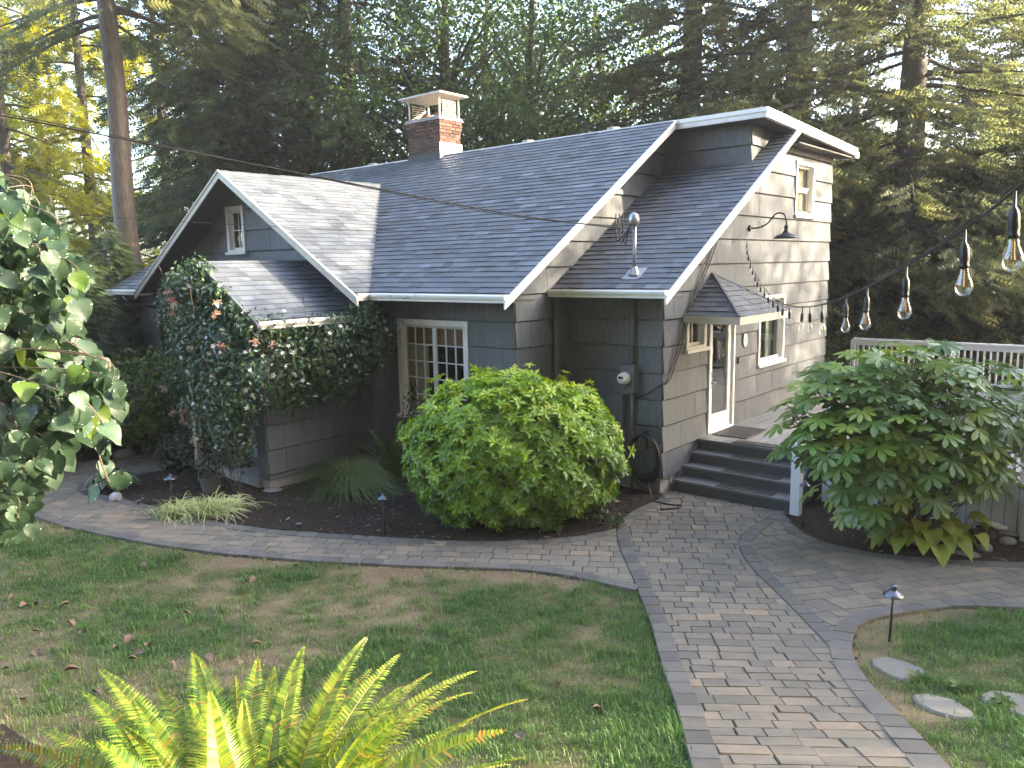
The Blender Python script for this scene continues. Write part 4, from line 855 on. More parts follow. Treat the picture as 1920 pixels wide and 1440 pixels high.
for q, (pxs, lab) in zip(STONES, ST_PX):
    if area(q) < 0: q = q[::-1]
    b = inset(q, 0.012); m = MB(); g = lambda p, z: np.array((p[0], p[1], float(ground_h(*p)) + z)); n = len(q)
    m.add([g(p, -0.05) for p in q] + [g(p, -0.022) for p in q] + [g(p, -0.010 + random.uniform(-0.004, 0.004)) for p in b], [(i, (i + 1) % n, n + (i + 1) % n, n + i) for i in range(n)] + [(n + i, n + (i + 1) % n, 2 * n + (i + 1) % n, 2 * n + i) for i in range(n)] + [tuple(range(2 * n, 3 * n))], random.random())
    o = m.build('stepping_stone', STONE); o['label'] = lab; o['category'] = 'stone'; o['group'] = 'stepping stones in the lawn'
grass(lawnL, 420000, 'short patchy grass of the main lawn'); grass(lawnR, 190000, 'short grass around the stepping stones')
# fallen leaves on the lawn
DRYLEAF = mat_paint('dry_leaf', (0.22, 0.14, 0.095), 0.8, 0.5, 20)
lm = None
def leaf_mesh(name, prof, fold=0.15, curl=0.0, n=None):
    """prof: half widths at stations along y 0..1"""
    k = len(prof); vs = []; fs = []
    for i, (y, w) in enumerate(prof):
        z = -curl * y * y; vs += [(-w, y, z + fold * w), (0, y, z), (w, y, z + fold * w)]
    for i in range(k - 1):
        a = 3 * i; fs += [(a, a + 1, a + 4, a + 3), (a + 1, a + 2, a + 5, a + 4)]
    return np.array(vs), [np.array(fs)]
DV, DF = leaf_mesh('d', [(0, 0.02), (0.2, 0.26), (0.45, 0.36), (0.7, 0.26), (0.9, 0.1), (1, 0.01)], 0.9, 0.35)
dlm = mesh_np('fallen_leaf', DV, DF, np.full(len(DV), 0.5)); dlm.materials.append(DRYLEAF)
for (u_, v_) in ((28, 1118), (75, 1133), (132, 1134), (37, 1140), (343, 1152), (60, 1186), (85, 1190), (125, 1168), (150, 1192), (20, 1256), (70, 1220), (211, 1217), (249, 1195), (240, 1238), (175, 1300), (270, 1226), (272, 1214), (330, 1243), (388, 1236), (398, 1243), (472, 1210), (12, 1195), (52, 1311), (120, 1262), (560, 1062), (276, 1062), (300, 1055), (480, 1085), (745, 1180), (1047, 1283), (868, 1270), (980, 1390), (640, 1400), (1110, 1330), (55, 1090), (160, 1350)):
    p = on_ground(u_, v_); o = link('fallen_leaf', dlm, None, None); o.location = (p[0], p[1], p[2] + 0.012); s_ = random.uniform(0.07, 0.13); o.scale = (s_, s_, s_); o.rotation_euler = (random.uniform(-0.4, 0.4), random.uniform(-0.4, 0.4), random.uniform(0, 6.3))
    o['label'] = 'curled dry brown leaf lying on the grass'; o['category'] = 'leaf'; o['group'] = 'dry leaves fallen on the lawn'

# ================================================================== steps, deck, railings
DZ = 0.691; st = thing('steps', 'four dark grey painted wooden steps up to the door', 'steps', (0.95, 0.7, 0))
NY = [0.33, 0.61, 0.88, 1.12]; NZ = [0.173, 0.345, 0.518, DZ]; SX1 = 1.90
for k in range(4):
    yn = NY[k]; z = NZ[k]; z_lo = NZ[k - 1] if k else -0.03
    MB().box(0.035, SX1 - 0.003, yn + 0.028, yn + 0.05, z_lo, z - 0.036).build('riser', GREYPAINT, st)
    MB().box(0.032, SX1, yn, (NY[k + 1] + 0.03) if k < 3 else yn + 0.14, z - 0.035, z).build('tread', TREAD, st)
for sx in (0.032, SX1 + 0.002): MB().slab([np.array((sx, y, z)) for y, z in ((0.36, 0), (1.2, 0), (1.2, 0.64), (1.1, 0.64), (0.36, 0.135))], [np.array((sx + 0.03, y, z)) for y, z in ((0.36, 0), (1.2, 0), (1.2, 0.64), (1.1, 0.64), (0.36, 0.135))]).build('stringer', GREYPAINT, st)
post = thing('newel_post', 'square white post at the foot of the grey steps', 'post', (2.0, 0.28, 0))
MB().box(1.94, 2.07, 0.22, 0.35, 0, 1.02).build('post_shaft', WHITE, post); MB().slab([np.array((x, y, 1.021)) for x, y in ((1.925, 0.205), (2.085, 0.205), (2.085, 0.365), (1.925, 0.365))], [np.array((x, y, 1.055)) for x, y in ((1.945, 0.225), (2.065, 0.225), (2.065, 0.345), (1.945, 0.345))]).build('post_cap', WHITE, post)
def mat_mat():
    m, n, o = newmat('moulded_rubber_mat'); tc = N(n, 'ShaderNodeTexCoord'); v = N(n, 'ShaderNodeTexVoronoi', feature='DISTANCE_TO_EDGE'); v.inputs['Scale'].default_value = 26; n.links.new(tc.outputs['Object'], v.inputs[0])
    c = ramp(n, v.outputs[0], [(0.04, (0.075, 0.062, 0.055)), (0.14, (0.010, 0.009, 0.009))]); prin(n, o, c, 0.6, 0, 0.4, bump(n, v.outputs[0], 0.8, 0.01)); return m
MAT_R = mat_mat()
def mat_thing(name, lab, x0, x1, y0, y1, z, grp=None):
    m = MB(); m.slab([np.array(q) for q in ((x0, y0, z + 0.001), (x1, y0, z + 0.001), (x1, y1, z + 0.001), (x0, y1, z + 0.001))], [np.array(q) for q in ((x0 + 0.01, y0 + 0.01, z + 0.012), (x1 - 0.01, y0 + 0.01, z + 0.012), (x1 - 0.01, y1 - 0.01, z + 0.012), (x0 + 0.01, y1 - 0.01, z + 0.012))])
    o = m.build(name, MAT_R); o['label'] = lab; o['category'] = 'mat'
    if grp: o['group'] = grp
mat_thing('tread_mat', 'black rubber tread mat on the lowest step', 0.72, 1.62, 0.36, 0.58, NZ[0], 'rubber mats on the steps')
mat_thing('tread_mat', 'black rubber tread mat on the second step from the paving', 0.68, 1.60, 0.64, 0.86, NZ[1], 'rubber mats on the steps')
mat_thing('tread_mat', 'black rubber tread mat on the third step from the paving', 0.70, 1.66, 0.91, 1.11, NZ[2], 'rubber mats on the steps')
mat_thing('tread_mat', 'black rubber tread mat at the deck edge above the steps', 0.62, 1.60, 1.15, 1.38, DZ + 0.006, 'rubber mats on the steps')
mat_thing('doormat', 'dark patterned doormat in front of the white door', 0.10, 0.72, 1.50, 2.40, DZ + 0.006)
deck = thing('deck', 'grey wooden deck boards along the side wall', 'deck', (3, 5, 0))
x = 0.04
while x < 6.4:
    MB().box(x, x + 0.138, 1.262 if x < 1.9 else 1.10, 9.2, DZ - 0.035, DZ + random.uniform(0, 0.003), random.random()).build('deck_board', DECK, deck); x += 0.143
MB().box(0.05, 6.4, 1.30, 9.1, -0.1, DZ - 0.06).build('deck_frame', GREYPAINT, deck)
x = 2.10
while x < 6.4: MB().box(x, x + 0.135, 1.06, 1.085, 0.02, DZ - 0.005, random.random()).build('skirt_board', BLUEW, deck); x += 0.145
def railing(p0, p1, lab, nm='deck_railing', posts=3):
    p0, p1 = np.array(p0, float), np.array(p1, float); Lr = np.linalg.norm(p1 - p0); u = (p1 - p0) / Lr; n = np.array([u[1], -u[0], 0]); rl = thing(nm, lab, 'railing', tuple((p0 + p1) / 2))
    O = p0 - Z * p0[2]; z = p0[2]
    ubox(MB(), O, u, n, 0, Lr, z + 0.98, z + 1.02, -0.07, 0.07).build('top_rail', WHITE, rl); ubox(MB(), O, u, n, 0, Lr, z + 0.86, z + 0.979, -0.02, 0.02).build('top_board', WHITE, rl); ubox(MB(), O, u, n, 0, Lr, z + 0.09, z + 0.15, -0.02, 0.02).build('bottom_rail', WHITE, rl)
    a = 0.09
    while a < Lr - 0.03: ubox(MB(), O, u, n, a, a + 0.035, z + 0.151, z + 0.859, -0.017, 0.017).build('baluster', WHITE, rl); a += 0.125
    for k in range(posts): c = Lr * k / (posts - 1); ubox(MB(), O, u, n, c - 0.05, c + 0.05, z, z + 0.975, -0.055, 0.055).build('post', WHITE, rl)
railing((0.05, 9.05, DZ), (6.4, 9.05, DZ), 'white railing across the far end of the deck', posts=4)
railing((2.12, 1.16, DZ), (4.6, 1.16, DZ), 'white deck railing behind the big-leaved shrub', posts=2)
# pale blue board screen beyond the shrub, sloping white rail on top
scr = thing('board_screen', 'pale blue board screen with sloping white top rail beside the deck', 'screen', (5.0, 0.9, 0))
for k in range(9):
    xx = 4.62 + 0.15 * k; MB().box(xx, xx + 0.142, 0.92, 0.945, 0.0, 1.55 + 0.06 * k, random.random()).build('screen_board', BLUEW, scr)
for k in (0, 3, 6): xx = 4.75 + 0.15 * k; MB().box(xx, xx + 0.05, 0.885, 0.919, 0.0, 1.52 + 0.06 * k).build('screen_batten', WHITE, scr)
MB().slab([np.array((4.60, y, z)) for y, z in ((0.87, 1.52), (0.98, 1.52), (0.98, 1.60), (0.87, 1.60))], [np.array((6.0, y, z + 0.56)) for y, z in ((0.87, 1.52), (0.98, 1.52), (0.98, 1.60), (0.87, 1.60))]).build('top_rail', WHITE, scr)

# ================================================================== lamps along the path
def path_light(U, V, lab, hgt=0.50, lean=0.0, cap=0.085, tiered=False):
    p = on_ground(U, V); t = thing('path_light', lab, 'path light', tuple(p), 'low lights along the path', rot=(lean, lean * 0.6, 0))
    m = MB(); m.tube([(0, 0, -0.08), (0, 0, hgt)], 0.0115, 8); m.build('stem', STEM, t, smooth=True, local=True)
    m = MB(); m.lathe([(0.0, 0.055), (0.022, 0.055), (0.024, 0.04), (0.02, 0.036), (0.03, 0.03), (cap * 0.75, 0.008), (cap, -0.008), (cap, -0.014), (cap * 0.9, -0.01), (0.02, 0.01)], (0, 0, hgt), 24); m.build('cap', BRONZE, t, smooth=True, local=True)
    m = MB(); m.lathe([(0.019, -0.035), (0.019, 0.01)], (0, 0, hgt), 12); m.build('socket', STEM, t, local=True)
    if tiered: m = MB(); m.lathe([(0.024, 0.04), (0.026, 0.055), (0.026, 0.075), (0.022, 0.082), (0.0, 0.083)], (0, 0, hgt), 16); m.build('finial', BRONZE, t, smooth=True, local=True)
path_light(1668, 1197, 'bronze path light standing at the lawn corner by the flagstone', 0.44, 0.06, 0.085, True)
path_light(721, 1003, 'path light in the mulch beside the round green bush', 0.52, -0.02, 0.083)
path_light(324, 946, 'path light between hosta and striped grass clump', 0.43, 0.0, 0.105)
path_light(1506, 990, 'dark path light half hidden beside the white post', 0.60, 0.0, 0.07)
# drip emitter / small sprinklers
for (u_, v_, lab) in ((561, 990, 'small green sprinkler head in the mulch behind the path'), (259, 946, 'small grey sprinkler cap beside the pale rock')):
    p = on_ground(u_, v_); t = thing('sprinkler', lab, 'sprinkler', tuple(p)); m = MB(); m.lathe([(0.03, 0.0), (0.012, 0.005), (0.012, 0.05)], (0, 0, 0), 10); m.build('riser_tube', STEM, t, local=True); m = MB(); m.lathe([(0.012, 0.05), (0.042, 0.055), (0.042, 0.066), (0.0, 0.07)], (0, 0, 0), 12); m.build('head', PIPEG, t, local=True)
# rocks
def rock(U, V, r, lab, mat=ROCK, flat=0.6, seed=0):
    p = on_ground(U, V); g = np.random.default_rng(seed); bm = bmesh.new(); bmesh.ops.create_icosphere(bm, subdivisions=2, radius=1)
    ax = g.normal(size=(7, 3)); ax /= np.linalg.norm(ax, axis=1)[:, None]; lim = g.uniform(0.62, 0.95, 7)
    for v in bm.verts:
        c = np.array(v.co)
        for a_, l_ in zip(ax, lim):
            dd = c @ a_
            if dd > l_: c = c - a_ * (dd - l_)
        v.co = Vector(c * r * np.array([1, 0.8, flat]))
    me = bpy.data.meshes.new('rock'); bm.to_mesh(me); bm.free(); a = me.attributes.new('tint', 'FLOAT', 'POINT'); a.data.foreach_set('value', np.full(len(me.vertices), g.random(), np.float32))
    o = link('rock', me, None, mat); o.location = (p[0], p[1], p[2] + r * flat * 0.35); o.rotation_euler = (0, 0, g.random() * 6); o['label'] = lab; o['category'] = 'rock'
rock(218, 938, 0.13, 'pale angular rock at the foot of the variegated hosta', ROCKW, 0.8, 1)
rock(512, 920, 0.16, 'flat grey stone lying on mulch before the porch wall', ROCK, 0.22, 2); rock(235, 858, 0.22, 'grey rock at the edge of the shaded path', ROCK, 0.6, 3)
rock(125, 850, 0.20, 'weathered stone among leaves beyond the path', ROCK, 0.5, 4); rock(110, 832, 0.16, 'small upper stone stacked beyond the path', ROCK, 0.5, 5)
rock(1845, 1030, 0.12, 'round brown stone in mulch right of the yellow hosta', ROCK, 0.55, 6); rock(1815, 1042, 0.14, 'low flat stone behind the yellow hosta', ROCK, 0.3, 7); rock(1910, 985, 0.14, 'rounded stone at the mulch edge under the shrub', ROCK, 0.7, 8); rock(1890, 1018, 0.10, 'small brown stone alone in the mulch', ROCK, 0.6, 9)
# white shelf-like ornament and its border edging
orn = thing('garden_ornament', 'white fungus-shaped garden ornament on a stump in the mulch', 'ornament', tuple(on_ground(1850, 1002)))
m = MB(); m.lathe([(0.0, 0), (0.15, 0), (0.13, 0.10), (0.0, 0.11)], (0, 0, 0), 12); m.build('stump', BARKD, orn, local=True)
for (dx, dy, r_, z_) in ((-0.11, 0.0, 0.085, 0.15), (0.03, -0.03, 0.11, 0.16), (0.13, 0.01, 0.095, 0.13)): m = MB(); m.lathe([(0.03, -0.04), (r_, -0.008), (r_ * 1.02, 0.0), (r_ * 0.9, 0.012), (0.0, 0.02)], (dx, dy, z_), 14); m.build('cap', CERAM, orn, smooth=True, local=True)
p0, p1 = on_ground(1775, 990), on_ground(1960, 1022); m = MB(); m.tube([p0 + Z * 0.06, p1 + Z * 0.06], 0.012, 6); o = m.build('drip_pipe', CEM); o['label'] = 'thin pale irrigation pipe lying across the mulch'; o['category'] = 'pipe'
# terracotta planter wall behind shrub
pb = MB(); q = on_ground(1700, 945); pb.box(q[0] - 0.4, q[0] + 0.9, q[1], q[1] + 0.06, -0.05, 0.12); pb.box(q[0] - 0.35, q[0] + 0.85, q[1] + 0.012, q[1] + 0.05, 0.121, 0.26); o = pb.build('timber_edging', BARKD); o['label'] = 'low dark timber edging under the big-leaved shrub'; o['category'] = 'edging'

# ================================================================== wires and string lights
def cable(pts, r, lab, name='overhead_cable', n=10):
    m = MB(); m.tube(smooth_path(pts, n), r, 6); o = m.build(name, RUBBER, smooth=True); o['label'] = lab; o['category'] = 'cable'; return o
e0 = np.array([-0.62, -0.2, 4.10]); c = [at_depth(-160, 190, 9.0), at_depth(0, 216, 9.2), at_depth(330, 280, 9.7), at_depth(700, 352, 10.4), at_depth(960, 402, 11.2), e0]
cable(c, 0.011, 'thick black service cable slung from the left to the mast'); cable([q + np.array([0, 0, 0.028 * math.sin(i * 1.3)]) for i, q in enumerate(c)][:-1] + [e0 + np.array([0.0, 0, 0.03])], 0.006, 'thin grey wire twisted along the thick service cable')
cable([at_depth(-160, 385, 12.0), at_depth(60, 398, 12.2), at_depth(350, 416, 12.5), at_depth(700, 432, 12.8), np.array(at_x(1075, 432, XMR + 0.03))], 0.004, 'very thin telephone wire crossing before the attic window')
ptsL = [CAM + RGT * 0.95 + UPV * 0.80 - FWD * 2.6, CAM + RGT * 1.0 + UPV * 0.60 - FWD * 0.8, CAM + RGT * 1.05 + UPV * 0.50 + FWD * 0.6, at_depth(2060, 250, 1.45), at_depth(1925, 340, 1.70), at_depth(1822, 420, 2.06), at_depth(1700, 498, 2.65), at_depth(1627, 538, 3.3), at_depth(1587, 556, 3.95), at_depth(1545, 571, 4.7), at_depth(1512, 576, 5.6), at_depth(1480, 574, 6.7), at_depth(1455, 562, 7.9), at_depth(1432, 540, 9.3), at_depth(1414, 508, 10.9), at_depth(1402, 470, 12.4), np.array([0.06, 2.80, 4.04])]
cord = smooth_path(ptsL, 10); sl = thing('string_lights', 'string of clear bulbs on black cord from wall lamp past the shrub', 'string lights', tuple(np.array(ptsL[-1])))
m = MB(); m.tube(cord, 0.0034, 6); m.tube([q + np.array([0.006 * sin(i * 0.7), 0.006 * cos(i * 0.7), 0.007]) for i, q in enumerate(cord)], 0.0022, 5); m.build('cord', RUBBER, sl, smooth=True)
P = np.array(cord); dl = np.r_[0, np.cumsum(np.linalg.norm(np.diff(P, axis=0), axis=1))]
bulb_t = [(1905, 0), (1812, 0), (1695, 0), (1623, 0), (1587, 0), (1540, 0), (1522, 0), (1503, 0), (1470, 0), (1455, 0), (1440, 0)]
s0 = 0.0
def s_at_px(U):
    u_ = [960 + F_PX * ((q - CAM) @ RGT) / ((q - CAM) @ FWD) if (q - CAM) @ FWD > 0.5 else 1e6 for q in P]; i = np.argmin(np.abs(np.array(u_) - U)); return dl[i]
ss = [s_at_px(u_) for u_ in (1907, 1812, 1698, 1625, 1588, 1541, 1520, 1506, 1480)]; ss += list(np.arange(ss[-1] + 0.55, dl[-1] - 0.15, 0.52)) + list(np.arange(0.5, ss[0] - 0.4, 0.6))
sock = MB(); sock.lathe([(0.004, 0), (0.005, -0.045), (0.009, -0.05), (0.0135, -0.062), (0.015, -0.10), (0.0128, -0.112), (0.0145, -0.116), (0.0145, -0.128), (0.0, -0.128)], (0, 0, 0), 14)
gls = MB(); gls.lathe([(0.0125, -0.129), (0.0145, -0.145), (0.0245, -0.172), (0.0268, -0.188), (0.0245, -0.203), (0.016, -0.213), (0.006, -0.2165), (0.0, -0.217)], (0, 0, 0), 16)
fil = MB(); fil.tube([(0.003, 0, -0.135), (0.004, 0, -0.185), (-0.004, 0, -0.185), (-0.003, 0, -0.135)], 0.0012, 4)
pro = None
for i, s_ in enumerate(ss):
    c = np.array([np.interp(s_, dl, P[:, j]) for j in range(3)])
    if pro is None:
        a = sock.build('bulb_socket', RUBBER, None, smooth=True); b = gls.build('bulb', BULB, None, smooth=True); f = fil.build('filament', FILA, None); pro = (a, b, f)
    else: a, b, f = (q.copy() for q in pro); [COL.objects.link(q) for q in (a, b, f)]
    a.parent = sl; a.matrix_parent_inverse = sl.matrix_basis.inverted(); a.location = c; a.scale = (0.84, 0.84, 0.84); a.rotation_euler = (random.uniform(-0.08, 0.08), random.uniform(-0.08, 0.08), random.uniform(0, 6))
    for q in (b, f): q.parent = a
pq = ptsL[0]; lp_ = thing('light_pole', 'wooden pole carrying the near end of the bulb string', 'pole', (pq[0], pq[1], float(ground_h(pq[0], pq[1]))))
m = MB(); m.tube([(pq[0] + 0.05, pq[1], float(ground_h(pq[0], pq[1])) - 0.1), (pq[0] + 0.05, pq[1], pq[2] + 0.12)], 0.045, 12); m.build('pole_shaft', BARK, lp_, smooth=True); m = MB(); m.tube([(pq[0] + 0.02, pq[1], pq[2]), pq], 0.008, 6); m.build('hook', BLACKM, lp_)
# string light tail hanging at the far wall corner
m = MB(); q = np.array([0.05, D + 0.05, 0]); m.tube(smooth_path([q + Z * 3.9, q + np.array([0.02, 0.0, 3.2]), q + np.array([0.05, 0.03, 2.6]), q + np.array([0.14, 0.05, 2.3]), q + np.array([0.05, 0.05, 2.15]), q + np.array([0.0, 0.0, 1.6])]), 0.012, 5); o = m.build('corner_cord', RUBBER); o['label'] = 'dark cord hanging down the far corner of the side wall'; o['category'] = 'cord'
# ================================================================== plants
def obj_leaf_mesh(name, V, F, mat, tint=None, smooth=True):
    me = mesh_np(name, V, F, np.full(len(V), 0.5) if tint is None else tint, smooth); me.materials.append(mat); return me
def basis(axis, up):
    axis = np.array(axis, float); axis /= np.linalg.norm(axis); side = np.cross(axis, up); side /= np.linalg.norm(side) + 1e-9; nor = np.cross(side, axis)
    return Matrix(((side[0], axis[0], nor[0]), (side[1], axis[1], nor[1]), (side[2], axis[2], nor[2]))).to_4x4()
def put_leaf(me, pos, axis, up, size, parent, name='leaf'):
    o = link(name, me, parent, None); m = Matrix.Translation(Vector(pos)) @ basis(axis, up) @ Matrix.Scale(size, 4); o.matrix_basis = m; return o
def blob_points(n, c, r, shell=0.35, zmin=None):
    d = norm(rng.normal(size=(n, 3))); rad = 1 - shell * rng.random(n) ** 1.6
    lump = 1 + 0.10 * np.sin(d[:, 0] * 5 + c[0]) * np.cos(d[:, 1] * 6 + c[1]) + 0.07 * np.sin(d[:, 2] * 9 + d[:, 0] * 7)
    p = np.array(c) + d * (rad * lump)[:, None] * np.array(r); nrm = norm(d / np.array(r))
    if zmin is not None: k = p[:, 2] > zmin; p, nrm = p[k], nrm[k]
    return p, nrm
def tilt(nrm, up=0.5, jit=0.35): return norm(nrm + np.array([0, 0, up]) + rng.normal(size=nrm.shape) * jit)
def rand_axis(nrm, droop=0.2):
    a = rng.normal(size=nrm.shape); a = a - nrm * np.sum(a * nrm, 1)[:, None]; a[:, 2] -= droop; return norm(a)
# simple leaves for masses
LV, LF = leaf_mesh('l', [(0, 0.03), (0.45, 0.26), (1, 0.015)], 0.35, 0.15)
DVm = np.array([[0, 0, 0], [0.33, 0.45, 0.08], [0, 1, -0.1], [-0.33, 0.45, 0.08]]); DFm = [np.array([[0, 1, 2], [0, 2, 3]])]
def mass(parent, name, mat, pts, nrm, size, TV=LV, TF=LF, up=0.4, jit=0.4, droop=0.3, tint=None):
    n = len(pts); u = tilt(nrm, up, jit); ax = rand_axis(u, droop); V, F, t = scatter(TV, TF, pts, ax, u, size * rng.uniform(0.7, 1.25, n), tint); return link(name, mesh_np(name, V, F, t), parent, mat)
def stems(parent, name, mat, base, tips, r0=0.02, r1=0.006, bend=0.2):
    m = MB()
    for t in tips:
        b = np.array(base) + np.array([random.gauss(0, 0.06), random.gauss(0, 0.06), 0]); t = np.array(t); mid = (b + t) / 2 + np.array([random.gauss(0, bend), random.gauss(0, bend), 0.1]) * 0.5
        m.tube(smooth_path([b, mid, t], 4), list(np.linspace(r0, r1, 9)), 5)
    return m.build(name, mat, parent, smooth=True, kind='stuff')

# ---- round Mexican orange bush: whorls of glossy leaflets
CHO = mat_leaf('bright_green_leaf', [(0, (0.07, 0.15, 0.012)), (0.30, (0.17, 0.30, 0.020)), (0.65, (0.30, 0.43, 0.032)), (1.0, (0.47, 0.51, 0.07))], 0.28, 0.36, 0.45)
b0 = on_ground(960, 1008); bc = b0[:2] + _f2 * 0.90 + np.array([cos(YAW), sin(YAW)]) * 0.05; bush = thing('round_bush', 'large rounded bright green bush in front of the cottage', 'bush', (bc[0], bc[1], 0))
wv, wf = [], []; k = 0; lv, lf = leaf_mesh('w', [(0.0, 0.03), (0.60, 0.20), (1, 0.02)], 0.35, 0.28)
for i in range(8):
    a = 2 * pi * i / 8 + 0.2 * (i % 2); ti = 0.25 + 0.35 * (i % 2); sc = 1.0 if i % 2 == 0 else 0.8; ca, sa = cos(a), sin(a); vv = lv * sc
    y = vv[:, 1] * cos(ti) - vv[:, 2] * sin(ti); z = vv[:, 1] * sin(ti) + vv[:, 2] * cos(ti); x = vv[:, 0]
    wv.append(np.stack([x * ca - y * sa, x * sa + y * ca, z], 1)); wf.append(lf[0] + k); k += len(lv)
WV, WF = np.concatenate(wv), [np.concatenate(wf)]
def bush_pts(n, sh):
    d = norm(rng.normal(size=(n, 3))); d = d[d[:, 2] > -0.80]; lump = 1 + 0.06 * np.sin(d[:, 0] * 6 + 1) * np.cos(d[:, 1] * 5 + 2) + 0.04 * np.sin(d[:, 2] * 9 + d[:, 0] * 8) + 0.045 * np.sin(d[:, 0] * 17 + d[:, 2] * 13) + 0.08 * np.maximum(0, d[:, 2]) ** 6
    r = np.array([1.52, 1.15, 1.08]); rad = (1 - sh * rng.random(len(d))); q = np.sign(d) * np.abs(d) ** 0.90
    loc = q * rad[:, None] * lump[:, None] * r; ca, sa = cos(YAW), sin(YAW)
    p = np.stack([loc[:, 0] * ca - loc[:, 1] * sa, loc[:, 0] * sa + loc[:, 1] * ca, loc[:, 2]], 1) + np.array([bc[0], bc[1], 0.94])
    nn = norm(d / r); nn = np.stack([nn[:, 0] * ca - nn[:, 1] * sa, nn[:, 0] * sa + nn[:, 1] * ca, nn[:, 2]], 1); k = p[:, 2] > 0.08; return p[k], nn[k], d[k]
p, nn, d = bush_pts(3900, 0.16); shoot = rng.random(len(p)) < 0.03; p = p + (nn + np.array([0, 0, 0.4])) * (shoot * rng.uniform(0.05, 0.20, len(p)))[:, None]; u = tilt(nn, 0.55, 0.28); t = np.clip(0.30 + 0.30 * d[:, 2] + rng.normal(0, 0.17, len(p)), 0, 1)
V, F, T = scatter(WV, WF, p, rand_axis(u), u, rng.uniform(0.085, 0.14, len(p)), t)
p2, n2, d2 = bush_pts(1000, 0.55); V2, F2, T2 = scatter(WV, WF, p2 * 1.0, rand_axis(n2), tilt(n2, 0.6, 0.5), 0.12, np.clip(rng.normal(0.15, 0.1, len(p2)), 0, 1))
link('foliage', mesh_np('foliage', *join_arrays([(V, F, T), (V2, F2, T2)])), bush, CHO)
stems(bush, 'stems', TWIG, (bc[0], bc[1], 0), [np.array([bc[0] + 0.9 * cos(a), bc[1] + 0.7 * sin(a), 0.6 + 0.3 * (i % 3)]) for i, a in enumerate(np.linspace(0, 6.1, 14))], 0.03, 0.008)

# ---- fatsia: big palmate leaves, each a part
FAT = mat_leaf('fatsia_leaf', [(0, (0.065, 0.128, 0.026)), (0.5, (0.115, 0.20, 0.036)), (0.85, (0.17, 0.265, 0.042)), (1, (0.27, 0.33, 0.05))], 0.28, 0.34, 0.5, random_obj=True)
def palmate(seed):
    r = random.Random(seed); n = 8; vs = [(0, 0, 0)]; fs = []; lobes = []
    for i in range(n):
        a = -2.35 + 4.7 * i / (n - 1) + r.uniform(-0.05, 0.05); Lb = 0.56 * (1 - 0.22 * abs(i - (n - 1) / 2) / (n / 2)) * r.uniform(0.92, 1.08)
        pr = [(0.30, 0.045), (0.55, 0.085), (0.75, 0.088), (0.9, 0.05), (1.0, 0.0)]; dr = r.uniform(0.12, 0.34); da = np.array([sin(a), cos(a)]); sd_ = np.array([cos(a), -sin(a)])
        idx = []
        for (s_, w) in pr:
            z = 0.05 * s_ - dr * s_ * s_ * Lb; c = da * s_ * Lb; row = []
            for q in (-1, 0, 1): pt = c + sd_ * w * q; row.append(len(vs)); vs.append((pt[0], pt[1], z - (0.0 if q == 0 else -0.018)))
            idx.append(row)
        lobes.append(idx); fs.append((0, idx[0][1], idx[0][0])); fs.append((0, idx[0][2], idx[0][1]))
        for k in range(len(pr) - 1):
            fs += [(idx[k][0], idx[k][1], idx[k + 1][1]), (idx[k][0], idx[k + 1][1], idx[k + 1][0]), (idx[k][1], idx[k][2], idx[k + 1][2]), (idx[k][1], idx[k + 1][2], idx[k + 1][1])]
    for i in range(n - 1): a, b = lobes[i], lobes[i + 1]; fs += [(0, b[0][0], a[0][2])]
    return obj_leaf_mesh('leaf', np.array(vs), [np.array(fs)], FAT)
PALM = [palmate(i) for i in range(5)]
fc = at_depth(1685, 812, 9.75); fat = thing('fatsia_shrub', 'tall shrub with large glossy hand-shaped leaves beside the white post', 'shrub', (fc[0], fc[1], 0))
r_ = random.Random(9); cnt = 0; tips = []
ca, sa = cos(YAW), sin(YAW); golden = pi * (3 - math.sqrt(5)); NL = 300
for i in range(410):
    if cnt >= NL: break
    z = 1 - 1.95 * (i + 0.5) / 410; a = golden * i; rr = math.sqrt(max(0, 1 - z * z)); d = np.array([rr * cos(a), rr * sin(a), z])
    if d[1] > 0.45 and z < 0.4: continue
    s = r_.uniform(0.72, 1.0); sx = 1.62 if d[0] > 0 else 1.52
    l = np.array([np.sign(d[0]) * abs(d[0]) ** 0.85 * sx, d[1] * 0.95, d[2] * 1.18]) * s + np.array([0.05 * d[2], 0, 0])
    pos = fc + np.array([l[0] * ca - l[1] * sa, l[0] * sa + l[1] * ca, l[2]])
    if pos[2] < 0.22: pos[2] = 0.22 + 0.25 * r_.random()
    if l[0] < -0.95 and l[2] < -0.35: continue
    if l[2] < -0.70 and l[0] > -0.15: continue
    nd = np.array([d[0] * ca - d[1] * sa, d[0] * sa + d[1] * ca, d[2]]); out = np.array([nd[0], nd[1], 0]); out /= np.linalg.norm(out) + 1e-6
    axis = out * 1.0 + np.array([0, 0, -0.35 - 0.75 * max(0, -d[2] + 0.2) + 0.30 * max(0, d[2])]) + np.array([r_.gauss(0, 0.3), r_.gauss(0, 0.3), r_.gauss(0, 0.12)])
    up = np.array([0, 0, 1.0]) + out * (0.85 + 0.5 * max(0, -d[2])) + np.array([r_.gauss(0, 0.2), r_.gauss(0, 0.2), 0])
    put_leaf(PALM[i % 5], pos, axis, up, r_.uniform(0.34, 0.47), fat); tips.append(pos); cnt += 1
stems(fat, 'stems', TWIG, (fc[0], fc[1], 0), r_.sample(tips, 46), 0.018, 0.005, 0.15)
PVv = np.array([v.co[:] for v in PALM[0].vertices]); PFf = [np.array([pl_.vertices[:] for pl_ in PALM[0].polygons])]
